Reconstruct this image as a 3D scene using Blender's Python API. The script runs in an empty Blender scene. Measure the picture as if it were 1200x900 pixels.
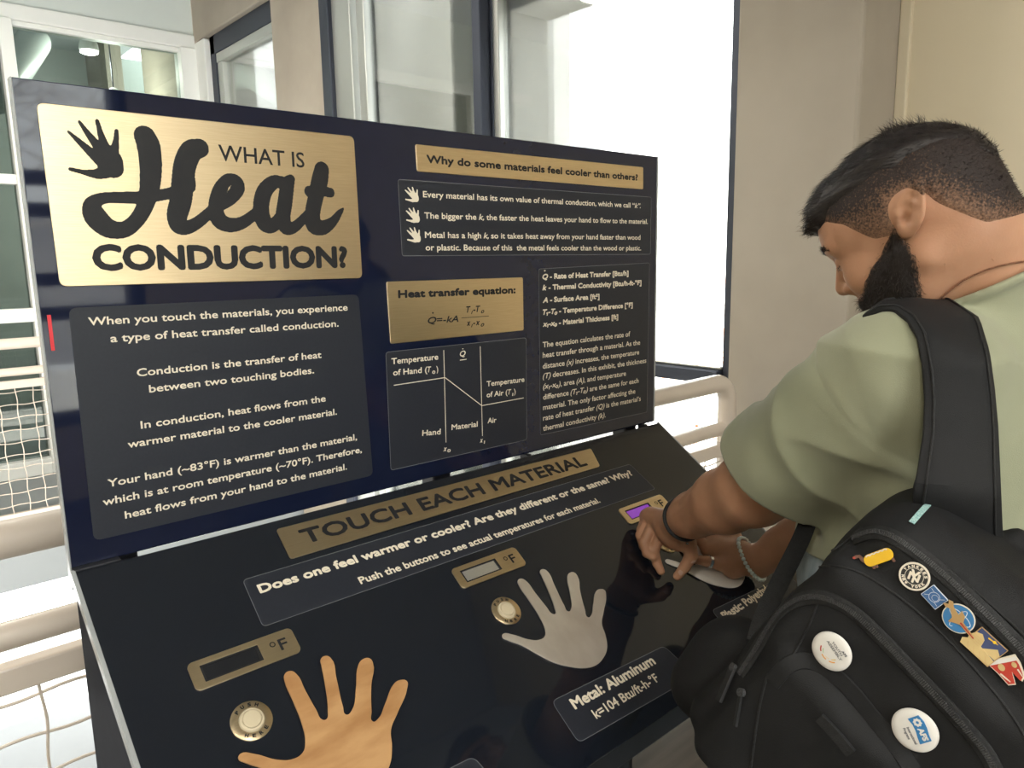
import bpy, bmesh, math, random
import numpy as np
from math import sin, cos, pi, radians
from mathutils import Vector, Matrix
from mathutils.bvhtree import BVHTree

SC = bpy.context.scene
COL = SC.collection
random.seed(7)
RNG = np.random.default_rng(11)

# ------------------------------------------------------------------ camera
S = 1.22                                   # width of the exhibit in metres
FPX = 872.77                               # focal length for a 1200 px wide frame
CAM = np.array([-0.1394 * S, -0.8670 * S, 1.55])
_p, _r, _y = radians(9.589), radians(-1.0015), radians(41.659)
_f = np.array([sin(_y) * cos(_p), cos(_y) * cos(_p), -sin(_p)])
_r0 = np.array([cos(_y), -sin(_y), 0.0]); _u0 = np.cross(_r0, _f)
RT = cos(_r) * _r0 + sin(_r) * _u0
UP = -sin(_r) * _r0 + cos(_r) * _u0
FW = _f
cam = bpy.data.cameras.new('camera'); cam_o = bpy.data.objects.new('camera', cam); COL.objects.link(cam_o)
cam.sensor_width = 36; cam.lens = FPX / 1200 * 36; cam.clip_start = 0.02; cam.clip_end = 300
cam_o.matrix_world = Matrix(((RT[0], UP[0], -FW[0], CAM[0]), (RT[1], UP[1], -FW[1], CAM[1]), (RT[2], UP[2], -FW[2], CAM[2]), (0, 0, 0, 1)))
SC.camera = cam_o

# ------------------------------------------------------------------ light and exposure
SC.view_settings.view_transform = 'Standard'
SC.view_settings.look = 'None'
SC.view_settings.gamma = 1.0
SC.view_settings.use_curve_mapping = False
SC.view_settings.exposure = 0.42
try:
    SC.cycles.max_bounces = 8; SC.cycles.transparent_max_bounces = 16
    SC.cycles.sample_clamp_indirect = 6.0
    SC.cycles.caustics_reflective = False; SC.cycles.caustics_refractive = False
    SC.cycles.use_denoising = True
except Exception:
    pass
world = bpy.data.worlds.new('daylight'); SC.world = world; world.use_nodes = True
wn = world.node_tree.nodes; bg = wn['Background']
bg.inputs[0].default_value = (0.975, 0.975, 0.96, 1); bg.inputs[1].default_value = 6.5
def light(name, kind, loc, energy, color=(1, 1, 1), aim=None, size=1, size_y=None, portal=False):
    d = bpy.data.lights.new(name, kind); d.energy = energy; d.color = color
    o = bpy.data.objects.new(name, d); COL.objects.link(o); o.location = loc
    if kind == 'AREA':
        d.shape = 'RECTANGLE'; d.size = size; d.size_y = size_y or size
        if portal: d.cycles.is_portal = True
    if aim is not None:
        o.rotation_euler = (Vector(aim) - Vector(loc)).to_track_quat('-Z', 'Y').to_euler()
    return o
sun = light('sun', 'SUN', (30, 10, 30), 8.0, (1.0, 0.95, 0.87), aim=(30 - 0.05, 10 - 0.64, 30 - 0.72)); sun.data.angle = radians(1.0)
light('window_portal', 'AREA', (2.34, 1.8, 1.6), 1, aim=(0, 1.8, 1.6), size=2.8, size_y=3.6, portal=True)
light('window_portal', 'AREA', (-0.2, -4.6, 1.9), 1, aim=(-0.2, 0, 1.9), size=7.0, size_y=3.2, portal=True)
FILL_LAMPS = [(-1.9, -1.9), (-0.1, -3.0), (-0.3, 2.9)]           # unseen ceiling lamps added as fill light, built with the room
FILL_LAMP_W, LAMP_COL = (45, 30, 70), (1.0, 0.93, 0.82)

# ------------------------------------------------------------------ helpers
def at(px, py, t):
    """point at optical depth t (metres) seen at frame position px, py"""
    return CAM + t * (FW + (px - 600) / FPX * RT - (py - 450) / FPX * UP)
def ray(px, py):
    d = FW + (px - 600) / FPX * RT - (py - 450) / FPX * UP
    return d / np.linalg.norm(d)
KZ = 1.55 - 0.3731 * S                     # height of the panel's zero line
ALPHA = radians(34.195); ZD = 0.0643 * S   # slope of the touch desk, height of its plane at the panel
def on_panel(px, py):
    d = ray(px, py); t = -CAM[1] / d[1]; P = CAM + t * d
    return P[0], P[2] - KZ
DN = np.array([0, -sin(ALPHA), cos(ALPHA)])
def on_desk(px, py):
    d = ray(px, py); P0 = np.array([0, 0, KZ + ZD]); t = ((P0 - CAM) @ DN) / (d @ DN); P = CAM + t * d
    return P[0], P[1] / cos(ALPHA)
def desk_pt(x, y, lift=0.0):
    return np.array([x, y * cos(ALPHA), KZ + ZD + y * sin(ALPHA)]) + lift * DN

def mat(name, col, rough=0.5, metal=0.0, noise=None, bump=None, spec=0.5, coat=0.0, sss=0.0, sheen=0.0, trans=0.0, emit=None):
    """procedural material. noise=(scale, other colour, lo, hi[, stretch]); bump=(scale, strength[, stretch])"""
    m = bpy.data.materials.new(name); m.use_nodes = True
    nt = m.node_tree; N = nt.nodes; L = nt.links; b = N['Principled BSDF']
    b.inputs['Base Color'].default_value = (*col, 1); b.inputs['Roughness'].default_value = rough
    b.inputs['Metallic'].default_value = metal; b.inputs['Specular IOR Level'].default_value = spec
    b.inputs['Coat Weight'].default_value = coat; b.inputs['Coat Roughness'].default_value = 0.03
    b.inputs['Sheen Weight'].default_value = sheen; b.inputs['Transmission Weight'].default_value = trans
    if sss:
        b.inputs['Subsurface Weight'].default_value = sss; b.inputs['Subsurface Radius'].default_value = (0.012, 0.005, 0.003)
        b.inputs['Subsurface Scale'].default_value = 1.0
    if emit:
        b.inputs['Emission Color'].default_value = (*emit[0], 1); b.inputs['Emission Strength'].default_value = emit[1]
    tc = N.new('ShaderNodeTexCoord')
    def coords(stretch):
        if not stretch: return tc.outputs['Object']
        mp = N.new('ShaderNodeMapping'); mp.inputs['Scale'].default_value = stretch
        L.new(tc.outputs['Object'], mp.inputs[0]); return mp.outputs[0]
    if noise:
        t = N.new('ShaderNodeTexNoise'); t.inputs['Scale'].default_value = noise[0]; t.inputs['Detail'].default_value = 5
        L.new(coords(noise[4] if len(noise) > 4 else None), t.inputs['Vector'])
        r = N.new('ShaderNodeValToRGB'); r.color_ramp.elements[0].position = noise[2]; r.color_ramp.elements[1].position = noise[3]
        r.color_ramp.elements[0].color = (*col, 1); r.color_ramp.elements[1].color = (*noise[1], 1)
        L.new(t.outputs[0], r.inputs[0]); L.new(r.outputs[0], b.inputs['Base Color'])
    if bump:
        t2 = N.new('ShaderNodeTexNoise'); t2.inputs['Scale'].default_value = bump[0]; t2.inputs['Detail'].default_value = 4
        L.new(coords(bump[2] if len(bump) > 2 else None), t2.inputs['Vector'])
        bp = N.new('ShaderNodeBump'); bp.inputs['Strength'].default_value = bump[1]; bp.inputs['Distance'].default_value = 0.002
        L.new(t2.outputs[0], bp.inputs['Height']); L.new(bp.outputs[0], b.inputs['Normal'])
    return m
def glass_mat(name, tint, gloss):
    m = bpy.data.materials.new(name); m.use_nodes = True; nt = m.node_tree; N = nt.nodes; L = nt.links
    N.remove(N['Principled BSDF']); tr = N.new('ShaderNodeBsdfTransparent'); tr.inputs[0].default_value = (*tint, 1)
    g = N.new('ShaderNodeBsdfGlossy'); g.inputs['Roughness'].default_value = 0.02; mx = N.new('ShaderNodeMixShader')
    fr = N.new('ShaderNodeFresnel'); fr.inputs[0].default_value = 1.5
    mt = N.new('ShaderNodeMath'); mt.operation = 'MULTIPLY'; mt.inputs[1].default_value = gloss
    L.new(fr.outputs[0], mt.inputs[0]); L.new(mt.outputs[0], mx.inputs[0]); L.new(tr.outputs[0], mx.inputs[1]); L.new(g.outputs[0], mx.inputs[2])
    L.new(mx.outputs[0], N['Material Output'].inputs[0])
    return m

def link(name, me, m=None, parent=None):
    o = bpy.data.objects.new(name, me); COL.objects.link(o)
    if m is not None and not me.materials: me.materials.append(m)
    if parent is not None: o.parent = parent
    return o
def tag(o, label=None, cat=None, group=None, kind=None):
    if label: o['label'] = label
    if cat: o['category'] = cat
    if group: o['group'] = group
    if kind: o['kind'] = kind
    return o
def thing(name, label, cat, loc=(0, 0, 0), group=None):
    o = bpy.data.objects.new(name, None); COL.objects.link(o); o.location = loc; o.empty_display_size = 0.05
    return tag(o, label, cat, group)

class MB:
    """collects shapes into one mesh"""
    def __init__(s): s.v = []; s.f = []
    def add(s, v, f):
        b = len(s.v); s.v += [tuple(map(float, p)) for p in v]; s.f += [tuple(i + b for i in q) for q in f]; return s
    def box(s, lo, hi, bev=0.0, M=None):
        bm = bmesh.new(); bmesh.ops.create_cube(bm, size=1)
        for v in bm.verts: v.co = Vector([lo[i] + (v.co[i] + 0.5) * (hi[i] - lo[i]) for i in range(3)])
        if bev > 0: bmesh.ops.bevel(bm, geom=list(bm.edges), offset=bev, segments=2, affect='EDGES', profile=0.5)
        if M is not None: bm.transform(M)
        bm.verts.index_update(); s.add([v.co[:] for v in bm.verts], [[v.index for v in f.verts] for f in bm.faces]); bm.free(); return s
    def tube(s, pts, r, n=14, closed=False, cap=True):
        P = np.array(pts, float); k = len(P); rr = np.broadcast_to(np.array(r, float), (k,))
        T = np.zeros_like(P)
        for i in range(k):
            a = P[(i - 1) % k] if (closed or i > 0) else P[i]; b = P[(i + 1) % k] if (closed or i < k - 1) else P[i]
            T[i] = (b - a) / (np.linalg.norm(b - a) + 1e-12)
        ref = np.array([0, 0, 1.0]) if abs(T[0][2]) < 0.9 else np.array([1.0, 0, 0])
        U = np.cross(T[0], ref); U /= np.linalg.norm(U); vs = []
        for i in range(k):
            U = U - T[i] * (U @ T[i]); U /= np.linalg.norm(U); V = np.cross(T[i], U)
            for j in range(n):
                a = 2 * pi * j / n; vs.append(P[i] + rr[i] * (cos(a) * U + sin(a) * V))
        fs = []
        for i in range(k if closed else k - 1):
            for j in range(n):
                a = i * n + j; b = i * n + (j + 1) % n; c = ((i + 1) % k) * n + (j + 1) % n; d = ((i + 1) % k) * n + j
                fs.append((a, b, c, d))
        if not closed and cap:
            fs.append(tuple(range(n))[::-1]); fs.append(tuple((k - 1) * n + j for j in range(n)))
        return s.add(vs, fs)
    def lathe(s, prof, n=48, M=None):
        """prof: (radius, height) pairs"""
        vs = []; fs = []; k = len(prof)
        for r, z in prof:
            for j in range(n): vs.append((r * cos(2 * pi * j / n), r * sin(2 * pi * j / n), z))
        for i in range(k - 1):
            for j in range(n): fs.append((i * n + j, i * n + (j + 1) % n, (i + 1) * n + (j + 1) % n, (i + 1) * n + j))
        fs.append(tuple(range(n))[::-1]); fs.append(tuple((k - 1) * n + j for j in range(n)))
        if M is not None: vs = [M @ Vector(v) for v in vs]
        return s.add(vs, fs)
    def build(s, name, m, parent=None, smooth=False, loc=None):
        me = bpy.data.meshes.new(name); me.from_pydata(s.v, [], s.f); me.validate(); me.update()
        bm = bmesh.new(); bm.from_mesh(me); bmesh.ops.recalc_face_normals(bm, faces=bm.faces); bm.to_mesh(me); bm.free()
        if smooth: smooth_mesh(me)
        o = link(name, me, m, parent)
        if loc is not None:
            o.data.transform(Matrix.Translation(-Vector(loc))); o.location = loc
        return o
def smooth_mesh(me, ang=40):
    me.polygons.foreach_set('use_smooth', [True] * len(me.polygons))
    try: me.set_sharp_from_angle(angle=radians(ang))
    except Exception: pass
def boxo(name, lo, hi, m, parent=None, bev=0.0): return MB().box(lo, hi, bev).build(name, m, parent)
def struct(o): o['kind'] = 'structure'; return o

def plate_mesh(outlines, thick, bevel=0.0, smooth_spline=None):
    """flat plate in its own xy plane, z from 0 to thick, first outline outside, others cut holes"""
    cu = bpy.data.curves.new('plate', 'CURVE'); cu.dimensions = '2D'; cu.fill_mode = 'BOTH'
    for k, pts in enumerate(outlines):
        if smooth_spline and k in smooth_spline:
            sp = cu.splines.new('BEZIER'); sp.bezier_points.add(len(pts) - 1)
            for bp, p in zip(sp.bezier_points, pts): bp.co = (p[0], p[1], 0); bp.handle_left_type = bp.handle_right_type = 'AUTO'
            sp.resolution_u = 5
        else:
            sp = cu.splines.new('POLY'); sp.points.add(len(pts) - 1)
            for q, p in zip(sp.points, pts): q.co = (p[0], p[1], 0, 1)
        sp.use_cyclic_u = True
    cu.extrude = max(thick / 2 - bevel, 1e-5); cu.bevel_depth = bevel; cu.bevel_resolution = 1; cu.offset = -bevel
    o = bpy.data.objects.new('plate', cu); COL.objects.link(o); bpy.context.view_layer.update()
    me = bpy.data.meshes.new_from_object(o.evaluated_get(bpy.context.evaluated_depsgraph_get()))
    bpy.data.objects.remove(o); bpy.data.curves.remove(cu)
    me.transform(Matrix.Translation((0, 0, thick / 2))); me.materials.clear()
    return me
def rrect(x0, y0, x1, y1, r, n=6):
    pts = []
    for cx, cy, a0 in ((x1 - r, y1 - r, 0), (x0 + r, y1 - r, 90), (x0 + r, y0 + r, 180), (x1 - r, y0 + r, 270)):
        for i in range(n + 1):
            a = radians(a0 + 90 * i / n); pts.append((cx + r * cos(a), cy + r * sin(a)))
    return pts
def rquad(c, r, n=6):
    """rounded four-sided outline through corners c (counter-clockwise or not)"""
    pts = []; c = [np.array(p, float) for p in c]
    for i in range(4):
        a, b, d = c[i - 1], c[i], c[(i + 1) % 4]
        u = (a - b) / np.linalg.norm(a - b); v = (d - b) / np.linalg.norm(d - b)
        for k in range(n + 1):
            t = k / n; pts.append(tuple((1 - t) ** 2 * (b + u * r) + 2 * t * (1 - t) * b + t * t * (b + v * r)))
    return pts
PANEL_M = Matrix.Translation((0, 0, KZ)) @ Matrix.Rotation(pi / 2, 4, 'X')
DESK_M = Matrix.Translation((0, 0, KZ + ZD)) @ Matrix.Rotation(ALPHA, 4, 'X')

# text -----------------------------------------------------------------
def glyph_mesh(s, shear=0.0):
    cu = bpy.data.curves.new('text', 'FONT'); cu.body = s; cu.size = 1.0; cu.shear = shear; cu.resolution_u = 3
    o = bpy.data.objects.new('text', cu); COL.objects.link(o); bpy.context.view_layer.update()
    me = bpy.data.meshes.new_from_object(o.evaluated_get(bpy.context.evaluated_depsgraph_get()))
    v = np.zeros(len(me.vertices) * 3); me.vertices.foreach_get('co', v); v = v.reshape(-1, 3)
    f = [tuple(p.vertices) for p in me.polygons]
    bpy.data.objects.remove(o); bpy.data.curves.remove(cu); bpy.data.meshes.remove(me)
    return v, f
CAPH = None
def put_text(mb, s, a, b, cap, fatten=0.0, z=0.0006, italic=()):
    """lettering from baseline point a to baseline point b, capitals cap high; words listed in italic are slanted"""
    global CAPH
    if CAPH is None: CAPH = glyph_mesh('H')[0][:, 1].max()
    runs = [(s, 0.0)]
    v, f = glyph_mesh(s)
    if italic:
        pieces = []; i = 0
        while i < len(s):
            for w in italic:
                if s.startswith(w, i): pieces.append((w, 0.25)); i += len(w); break
            else:
                if pieces and pieces[-1][1] == 0.0: pieces[-1] = (pieces[-1][0] + s[i], 0.0)
                else: pieces.append((s[i], 0.0))
                i += 1
        V = []; Fc = []; x = 0.0; base = 0
        for w, sh in pieces:
            vv, ff = glyph_mesh(w.strip() or '.', sh)
            lead = len(w) - len(w.lstrip()); trail = len(w) - len(w.rstrip()); sp = 0.26
            x += lead * sp
            if w.strip():
                mn = vv[:, 0].min(); vv = vv.copy(); vv[:, 0] += x - mn; V.append(vv); Fc += [tuple(i + base for i in q) for q in ff]; base += len(vv)
                x = vv[:, 0].max() + 0.06
            x += trail * sp
        v = np.concatenate(V); f = Fc
    a = np.array(a, float); b = np.array(b, float); d = b - a; L = np.linalg.norm(d); d /= L; n = np.array([-d[1], d[0]])
    x0, x1 = v[:, 0].min(), v[:, 0].max(); sx = (L - 2 * fatten) / (x1 - x0); sy = (cap - 2 * fatten) / CAPH
    X = (v[:, 0] - x0) * sx + fatten; Y = v[:, 1] * sy + fatten
    offs = [(0, 0)]
    if fatten > 0: offs = [(fatten * cos(k * pi / 4), fatten * sin(k * pi / 4)) for k in range(8)] + [(0, 0)]
    for k, (ox, oy) in enumerate(offs):
        p = a + np.outer(X + ox, d) + np.outer(Y + oy, n)
        mb.add(np.column_stack([p, np.full(len(p), z + k * 4e-6)]), f)
    return mb
def strokes(mb, lines, z=0.0006, step=5, nd=18):
    """brush strokes: each line is a list of (x, y, half width); drawn as ribbons with round joints"""
    k = 0
    for ln in lines:
        P = np.array(ln, float); out = []
        Q = np.vstack([2 * P[0] - P[1], P, 2 * P[-1] - P[-2]])
        for i in range(1, len(Q) - 2):
            for t in np.linspace(0, 1, step, endpoint=False):
                out.append(0.5 * (2 * Q[i] + (Q[i + 1] - Q[i - 1]) * t + (2 * Q[i - 1] - 5 * Q[i] + 4 * Q[i + 1] - Q[i + 2]) * t * t + (3 * Q[i] - Q[i - 1] - 3 * Q[i + 1] + Q[i + 2]) * t ** 3))
        out.append(P[-1]); out = np.array(out)
        T = np.gradient(out[:, :2], axis=0); T /= np.linalg.norm(T, axis=1)[:, None] + 1e-12; Nn = np.column_stack([-T[:, 1], T[:, 0]])
        A = out[:, :2] + Nn * out[:, 2:3]; B = out[:, :2] - Nn * out[:, 2:3]; m = len(out)
        for i in range(m - 1):
            k += 1; zz = z + k * 1e-7
            mb.add([(*A[i], zz), (*B[i], zz), (*B[i + 1], zz), (*A[i + 1], zz)], [(0, 1, 2, 3)])
        for i in range(m):
            k += 1; zz = z + k * 1e-7
            mb.add([(out[i, 0] + out[i, 2] * cos(2 * pi * j / nd), out[i, 1] + out[i, 2] * sin(2 * pi * j / nd), zz) for j in range(nd)], [tuple(range(nd))])
    return mb
def flat_build(mb, name, m, parent, M):
    me = bpy.data.meshes.new(name); me.from_pydata(mb.v, [], mb.f); me.update()
    if len(me.polygons):                                  # every letter face looks outward
        bm = bmesh.new(); bm.from_mesh(me); bm.normal_update()
        bmesh.ops.reverse_faces(bm, faces=[f for f in bm.faces if f.normal.z < 0]); bm.to_mesh(me); bm.free()
    me.transform(M); return link(name, me, m, parent)

# smooth solid mesher --------------------------------------------------
def iso_mesh(name, fn, lo, hi, h, B=8, slack=1.5, relax=1):
    """mesh of fn(points) = 0 by surface nets, worked out only in blocks near the surface"""
    lo = np.array(lo, float); hi = np.array(hi, float); nb = np.ceil((hi - lo) / (h * B)).astype(int)
    g = np.stack(np.meshgrid(*[np.arange(n) for n in nb], indexing='ij'), -1).reshape(-1, 3)
    cen = lo + (g + 0.5) * h * B
    d = np.concatenate([fn(c) for c in np.array_split(cen, max(1, len(cen) // 200000))])
    g = g[np.abs(d) < h * B * 0.87 * slack + 0.004]
    loc = np.stack(np.meshgrid(*[np.arange(B + 1)] * 3, indexing='ij'), -1).reshape(-1, 3)
    NN = nb * B + 2
    key = lambda c: ((c[..., 0] + 1) * (NN[1] + 2) + c[..., 1] + 1) * (NN[2] + 2) + c[..., 2] + 1
    KV, PV, EQ = [], [], []
    corner = np.array([(i, j, k) for i in (0, 1) for j in (0, 1) for k in (0, 1)])
    edges = [(a, b) for a in range(8) for b in range(a + 1, 8) if np.abs(corner[a] - corner[b]).sum() == 1]
    for gb in np.array_split(g, max(1, len(g) // 400)):
        if not len(gb): continue
        gi = gb[:, None, :] * B + loc[None]
        val = fn((lo + gi * h).reshape(-1, 3)).reshape(len(gb), B + 1, B + 1, B + 1)
        ins = val < 0
        cv = np.stack([val[:, i:B + i, j:B + j, k:B + k] for i, j, k in corner], -1); ci = cv < 0
        act = ci.any(-1) & ~ci.all(-1)
        w = np.argwhere(act); cvv = cv[act]; acc = np.zeros((len(w), 3)); cnt = np.zeros(len(w))
        for a, b in edges:
            va, vb = cvv[:, a], cvv[:, b]; cr = (va < 0) != (vb < 0); t = np.where(cr, va / np.where(cr, va - vb, 1), 0)
            acc += np.where(cr[:, None], corner[a] + t[:, None] * (corner[b] - corner[a]), 0); cnt += cr
        cell = gb[w[:, 0]] * B + w[:, 1:]
        KV.append(key(cell)); PV.append(lo + (cell + acc / cnt[:, None]) * h)
        for ax in range(3):
            sl0 = [slice(0, B)] * 3; sl1 = list(sl0); sl1[ax] = slice(1, B + 1)
            A = ins[(slice(None), *sl0)]; Bq = ins[(slice(None), *sl1)]
            w = np.argwhere(A != Bq); 
            if not len(w): continue
            c = gb[w[:, 0]] * B + w[:, 1:]; flip = A[tuple(w.T)]
            o1 = np.zeros(3, int); o2 = np.zeros(3, int); o1[(ax + 1) % 3] = 1; o2[(ax + 2) % 3] = 1
            q = np.stack([key(c - o1 - o2), key(c - o2), key(c), key(c - o1)], -1)
            q[~flip] = q[~flip][:, ::-1]; EQ.append(q)
    KV = np.concatenate(KV); PV = np.concatenate(PV); EQ = np.concatenate(EQ)
    ks, first = np.unique(KV, return_index=True); P = PV[first]
    ix = np.searchsorted(ks, EQ); ix = np.clip(ix, 0, len(ks) - 1); ok = (ks[ix] == EQ).all(1); Q = ix[ok]
    for _ in range(relax):
        acc = np.zeros_like(P); cnt = np.zeros(len(P))
        for a, b in ((0, 1), (1, 2), (2, 3), (3, 0)):
            np.add.at(acc, Q[:, a], P[Q[:, b]]); np.add.at(cnt, Q[:, a], 1)
            np.add.at(acc, Q[:, b], P[Q[:, a]]); np.add.at(cnt, Q[:, b], 1)
        k = cnt > 0; P[k] = 0.5 * P[k] + 0.5 * acc[k] / cnt[k, None]
    me = bpy.data.meshes.new(name); me.vertices.add(len(P)); me.vertices.foreach_set('co', P.ravel())
    me.loops.add(len(Q) * 4); me.loops.foreach_set('vertex_index', Q.ravel().astype(np.int32))
    me.polygons.add(len(Q)); me.polygons.foreach_set('loop_start', np.arange(0, len(Q) * 4, 4, dtype=np.int32))
    me.polygons.foreach_set('use_smooth', np.ones(len(Q), dtype=bool))
    me.update(calc_edges=True); me.validate()
    return me
def smin(a, b, k):
    h = np.clip(0.5 + 0.5 * (b - a) / k, 0, 1); return b + (a - b) * h - k * h * (1 - h)
def smax(a, b, k): return -smin(-a, -b, k)
def cone(p, a, b, r1, r2):
    """round cone from a (radius r1) to b (radius r2)"""
    a = np.asarray(a, float); b = np.asarray(b, float); d = b - a
    t = np.clip(((p - a) @ d) / (d @ d), 0, 1); return np.linalg.norm(p - a - t[:, None] * d, axis=1) - (r1 + (r2 - r1) * t)
def ell(p, c, r, Rm=None):
    """ellipsoid, axes rows of Rm"""
    q = p - np.asarray(c, float)
    if Rm is not None: q = q @ np.asarray(Rm).T
    r = np.asarray(r, float); k0 = np.linalg.norm(q / r, axis=1); k1 = np.linalg.norm(q / (r * r), axis=1)
    return np.where(k1 > 1e-9, k0 * (k0 - 1) / np.maximum(k1, 1e-9), -r.min())
def rbox(p, c, half, r, Rm=None):
    q = p - np.asarray(c, float)
    if Rm is not None: q = q @ np.asarray(Rm).T
    q = np.abs(q) - (np.asarray(half, float) - r)
    return np.linalg.norm(np.maximum(q, 0), axis=1) + np.minimum(q.max(1), 0) - r
def chain(p, pts, rad, k=0.004):
    d = cone(p, pts[0], pts[1], rad[0], rad[1])
    for i in range(1, len(pts) - 1): d = smin(d, cone(p, pts[i], pts[i + 1], rad[i], rad[i + 1]), k)
    return d
def wob(p, s, seed=0):
    """smooth pseudo-random wave field, about -1..1"""
    r = np.random.default_rng(seed); o = np.zeros(len(p))
    for _ in range(5):
        k = r.normal(size=3) * s; o += np.sin(p @ k + r.uniform(0, 6.28))
    return o / 3.0
def unit(v): v = np.asarray(v, float); return v / np.linalg.norm(v)
# ================================================================== materials of the place
M_CONC = mat('concrete', (0.37, 0.325, 0.27), 0.85, noise=(1.7, (0.46, 0.41, 0.345), 0.35, 0.7), bump=(9, 0.35), spec=0.2)
M_CONC2 = mat('stained_concrete', (0.56, 0.55, 0.49), 0.9, noise=(2.2, (0.86, 0.85, 0.79), 0.38, 0.66, (1, 1, 0.22)), bump=(14, 0.4), spec=0.2)
M_CREAM = mat('cream_paint', (0.74, 0.655, 0.495), 0.7, noise=(0.8, (0.78, 0.69, 0.525), 0.3, 0.7), spec=0.2)
M_WHITE = mat('white_paint', (0.86, 0.87, 0.84), 0.45, noise=(3, (0.83, 0.84, 0.81), 0.3, 0.7))
M_PALE = mat('pale_wall_paint', (0.66, 0.71, 0.68), 0.7, noise=(1, (0.7, 0.75, 0.72), 0.3, 0.7))
M_CEIL = mat('ceiling_concrete', (0.64, 0.68, 0.72), 0.9, noise=(2, (0.70, 0.74, 0.78), 0.3, 0.7))
M_DARKAL = mat('dark_anodised_frame', (0.055, 0.062, 0.085), 0.45, 0.6, bump=(60, 0.1))
M_LIGHTAL = mat('pale_anodised_frame', (0.55, 0.56, 0.53), 0.35, 0.7, bump=(40, 0.1, (1, 1, 0.05)))
M_FLOOR = mat('wood_floor', (0.052, 0.042, 0.032), 0.6, noise=(5, (0.088, 0.072, 0.056), 0.35, 0.65, (0.25, 4, 1)), spec=0.25)
M_LOWER = mat('pale_floor', (0.23, 0.25, 0.255), 0.5, noise=(1.2, (0.27, 0.29, 0.295), 0.3, 0.7))
M_RAIL = mat('cream_rail_paint', (0.62, 0.535, 0.45), 0.32, noise=(6, (0.67, 0.585, 0.50), 0.3, 0.7), coat=0.2)
M_GLASS = glass_mat('window_glass', (0.94, 0.965, 0.96), 0.9)
M_GLASSD = glass_mat('interior_glass', (0.62, 0.69, 0.67), 1.3)
M_ROOM2 = mat('grey_room_paint', (0.42, 0.45, 0.43), 0.8, noise=(2, (0.48, 0.51, 0.49), 0.3, 0.7))
M_FACADE = mat('pale_facade', (0.9, 0.89, 0.87), 0.8, noise=(0.4, (0.86, 0.85, 0.82), 0.3, 0.7))
M_DIM = mat('dim_window', (0.25, 0.26, 0.28), 0.3, noise=(2, (0.32, 0.33, 0.35), 0.3, 0.7))
M_GROUND = mat('outdoor_ground', (0.7, 0.67, 0.62), 0.9, noise=(0.3, (0.76, 0.74, 0.7), 0.3, 0.7))
M_BARK = mat('bare_bark', (0.55, 0.52, 0.48), 0.9, noise=(8, (0.68, 0.65, 0.6), 0.3, 0.7))
M_REDLEAF = mat('russet_twigs', (0.66, 0.30, 0.22), 0.9, noise=(6, (0.75, 0.42, 0.25), 0.3, 0.7))
M_LAMP = mat('lamp_diffuser', (1, 0.97, 0.9), 0.6, emit=((1, 0.93, 0.82), 5), noise=(3, (0.97, 0.95, 0.9), 0.3, 0.7))

# ================================================================== the room
CZ = 3.95
struct(boxo('floor', (-5, -4.7, -0.3), (2.6, 0.47, 0), M_FLOOR))
struct(boxo('floor', (-5, 0.47, -2.9), (2.3, 9, -2.7), M_LOWER))
struct(boxo('floor', (-5, 4.05, -0.35), (2.3, 9, 0.0), M_LOWER))
struct(boxo('ceiling', (-5, -4.7, CZ), (2.6, 9.2, CZ + 0.25), M_CEIL))
for y in (-3.4, -1.5, 0.4, 2.3):
    struct(boxo('ceiling_beam', (-5, y - 0.16, CZ - 0.42), (2.6, y + 0.16, CZ), M_CEIL, bev=0.01))
struct(boxo('wall_left', (-5.2, -4.7, -2.9), (-5, 9, CZ), M_CREAM))
# window wall: concrete pillars, lintel
struct(boxo('concrete_pillar', (2.2, 0.0, -2.9), (2.62, 0.425, CZ), M_CONC, bev=0.012))
struct(boxo('wall_right', (2.47, -4.7, 0), (2.62, 0.0, CZ), M_CREAM))
struct(boxo('trim_1', (2.452, -0.035, 0), (2.475, 0.0, CZ), M_CREAM, bev=0.004))
struct(boxo('concrete_pillar', (2.2, 3.30, -2.9), (2.6, 3.98, CZ), M_CONC, bev=0.012))
struct(boxo('concrete_pillar', (2.195, 5.18, -2.9), (2.6, 5.38, 3.30), M_WHITE, bev=0.01))
struct(boxo('wall_right', (2.2, 3.98, 3.31), (2.6, 5.399, CZ), M_CONC, bev=0.01))
struct(boxo('wall_right', (2.3, 3.98, -2.9), (2.5, 5.4, -0.1), M_CONC))
struct(boxo('wall_right', (2.3, 0.42, -2.9), (2.5, 3.3, -0.35), M_CONC))
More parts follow.
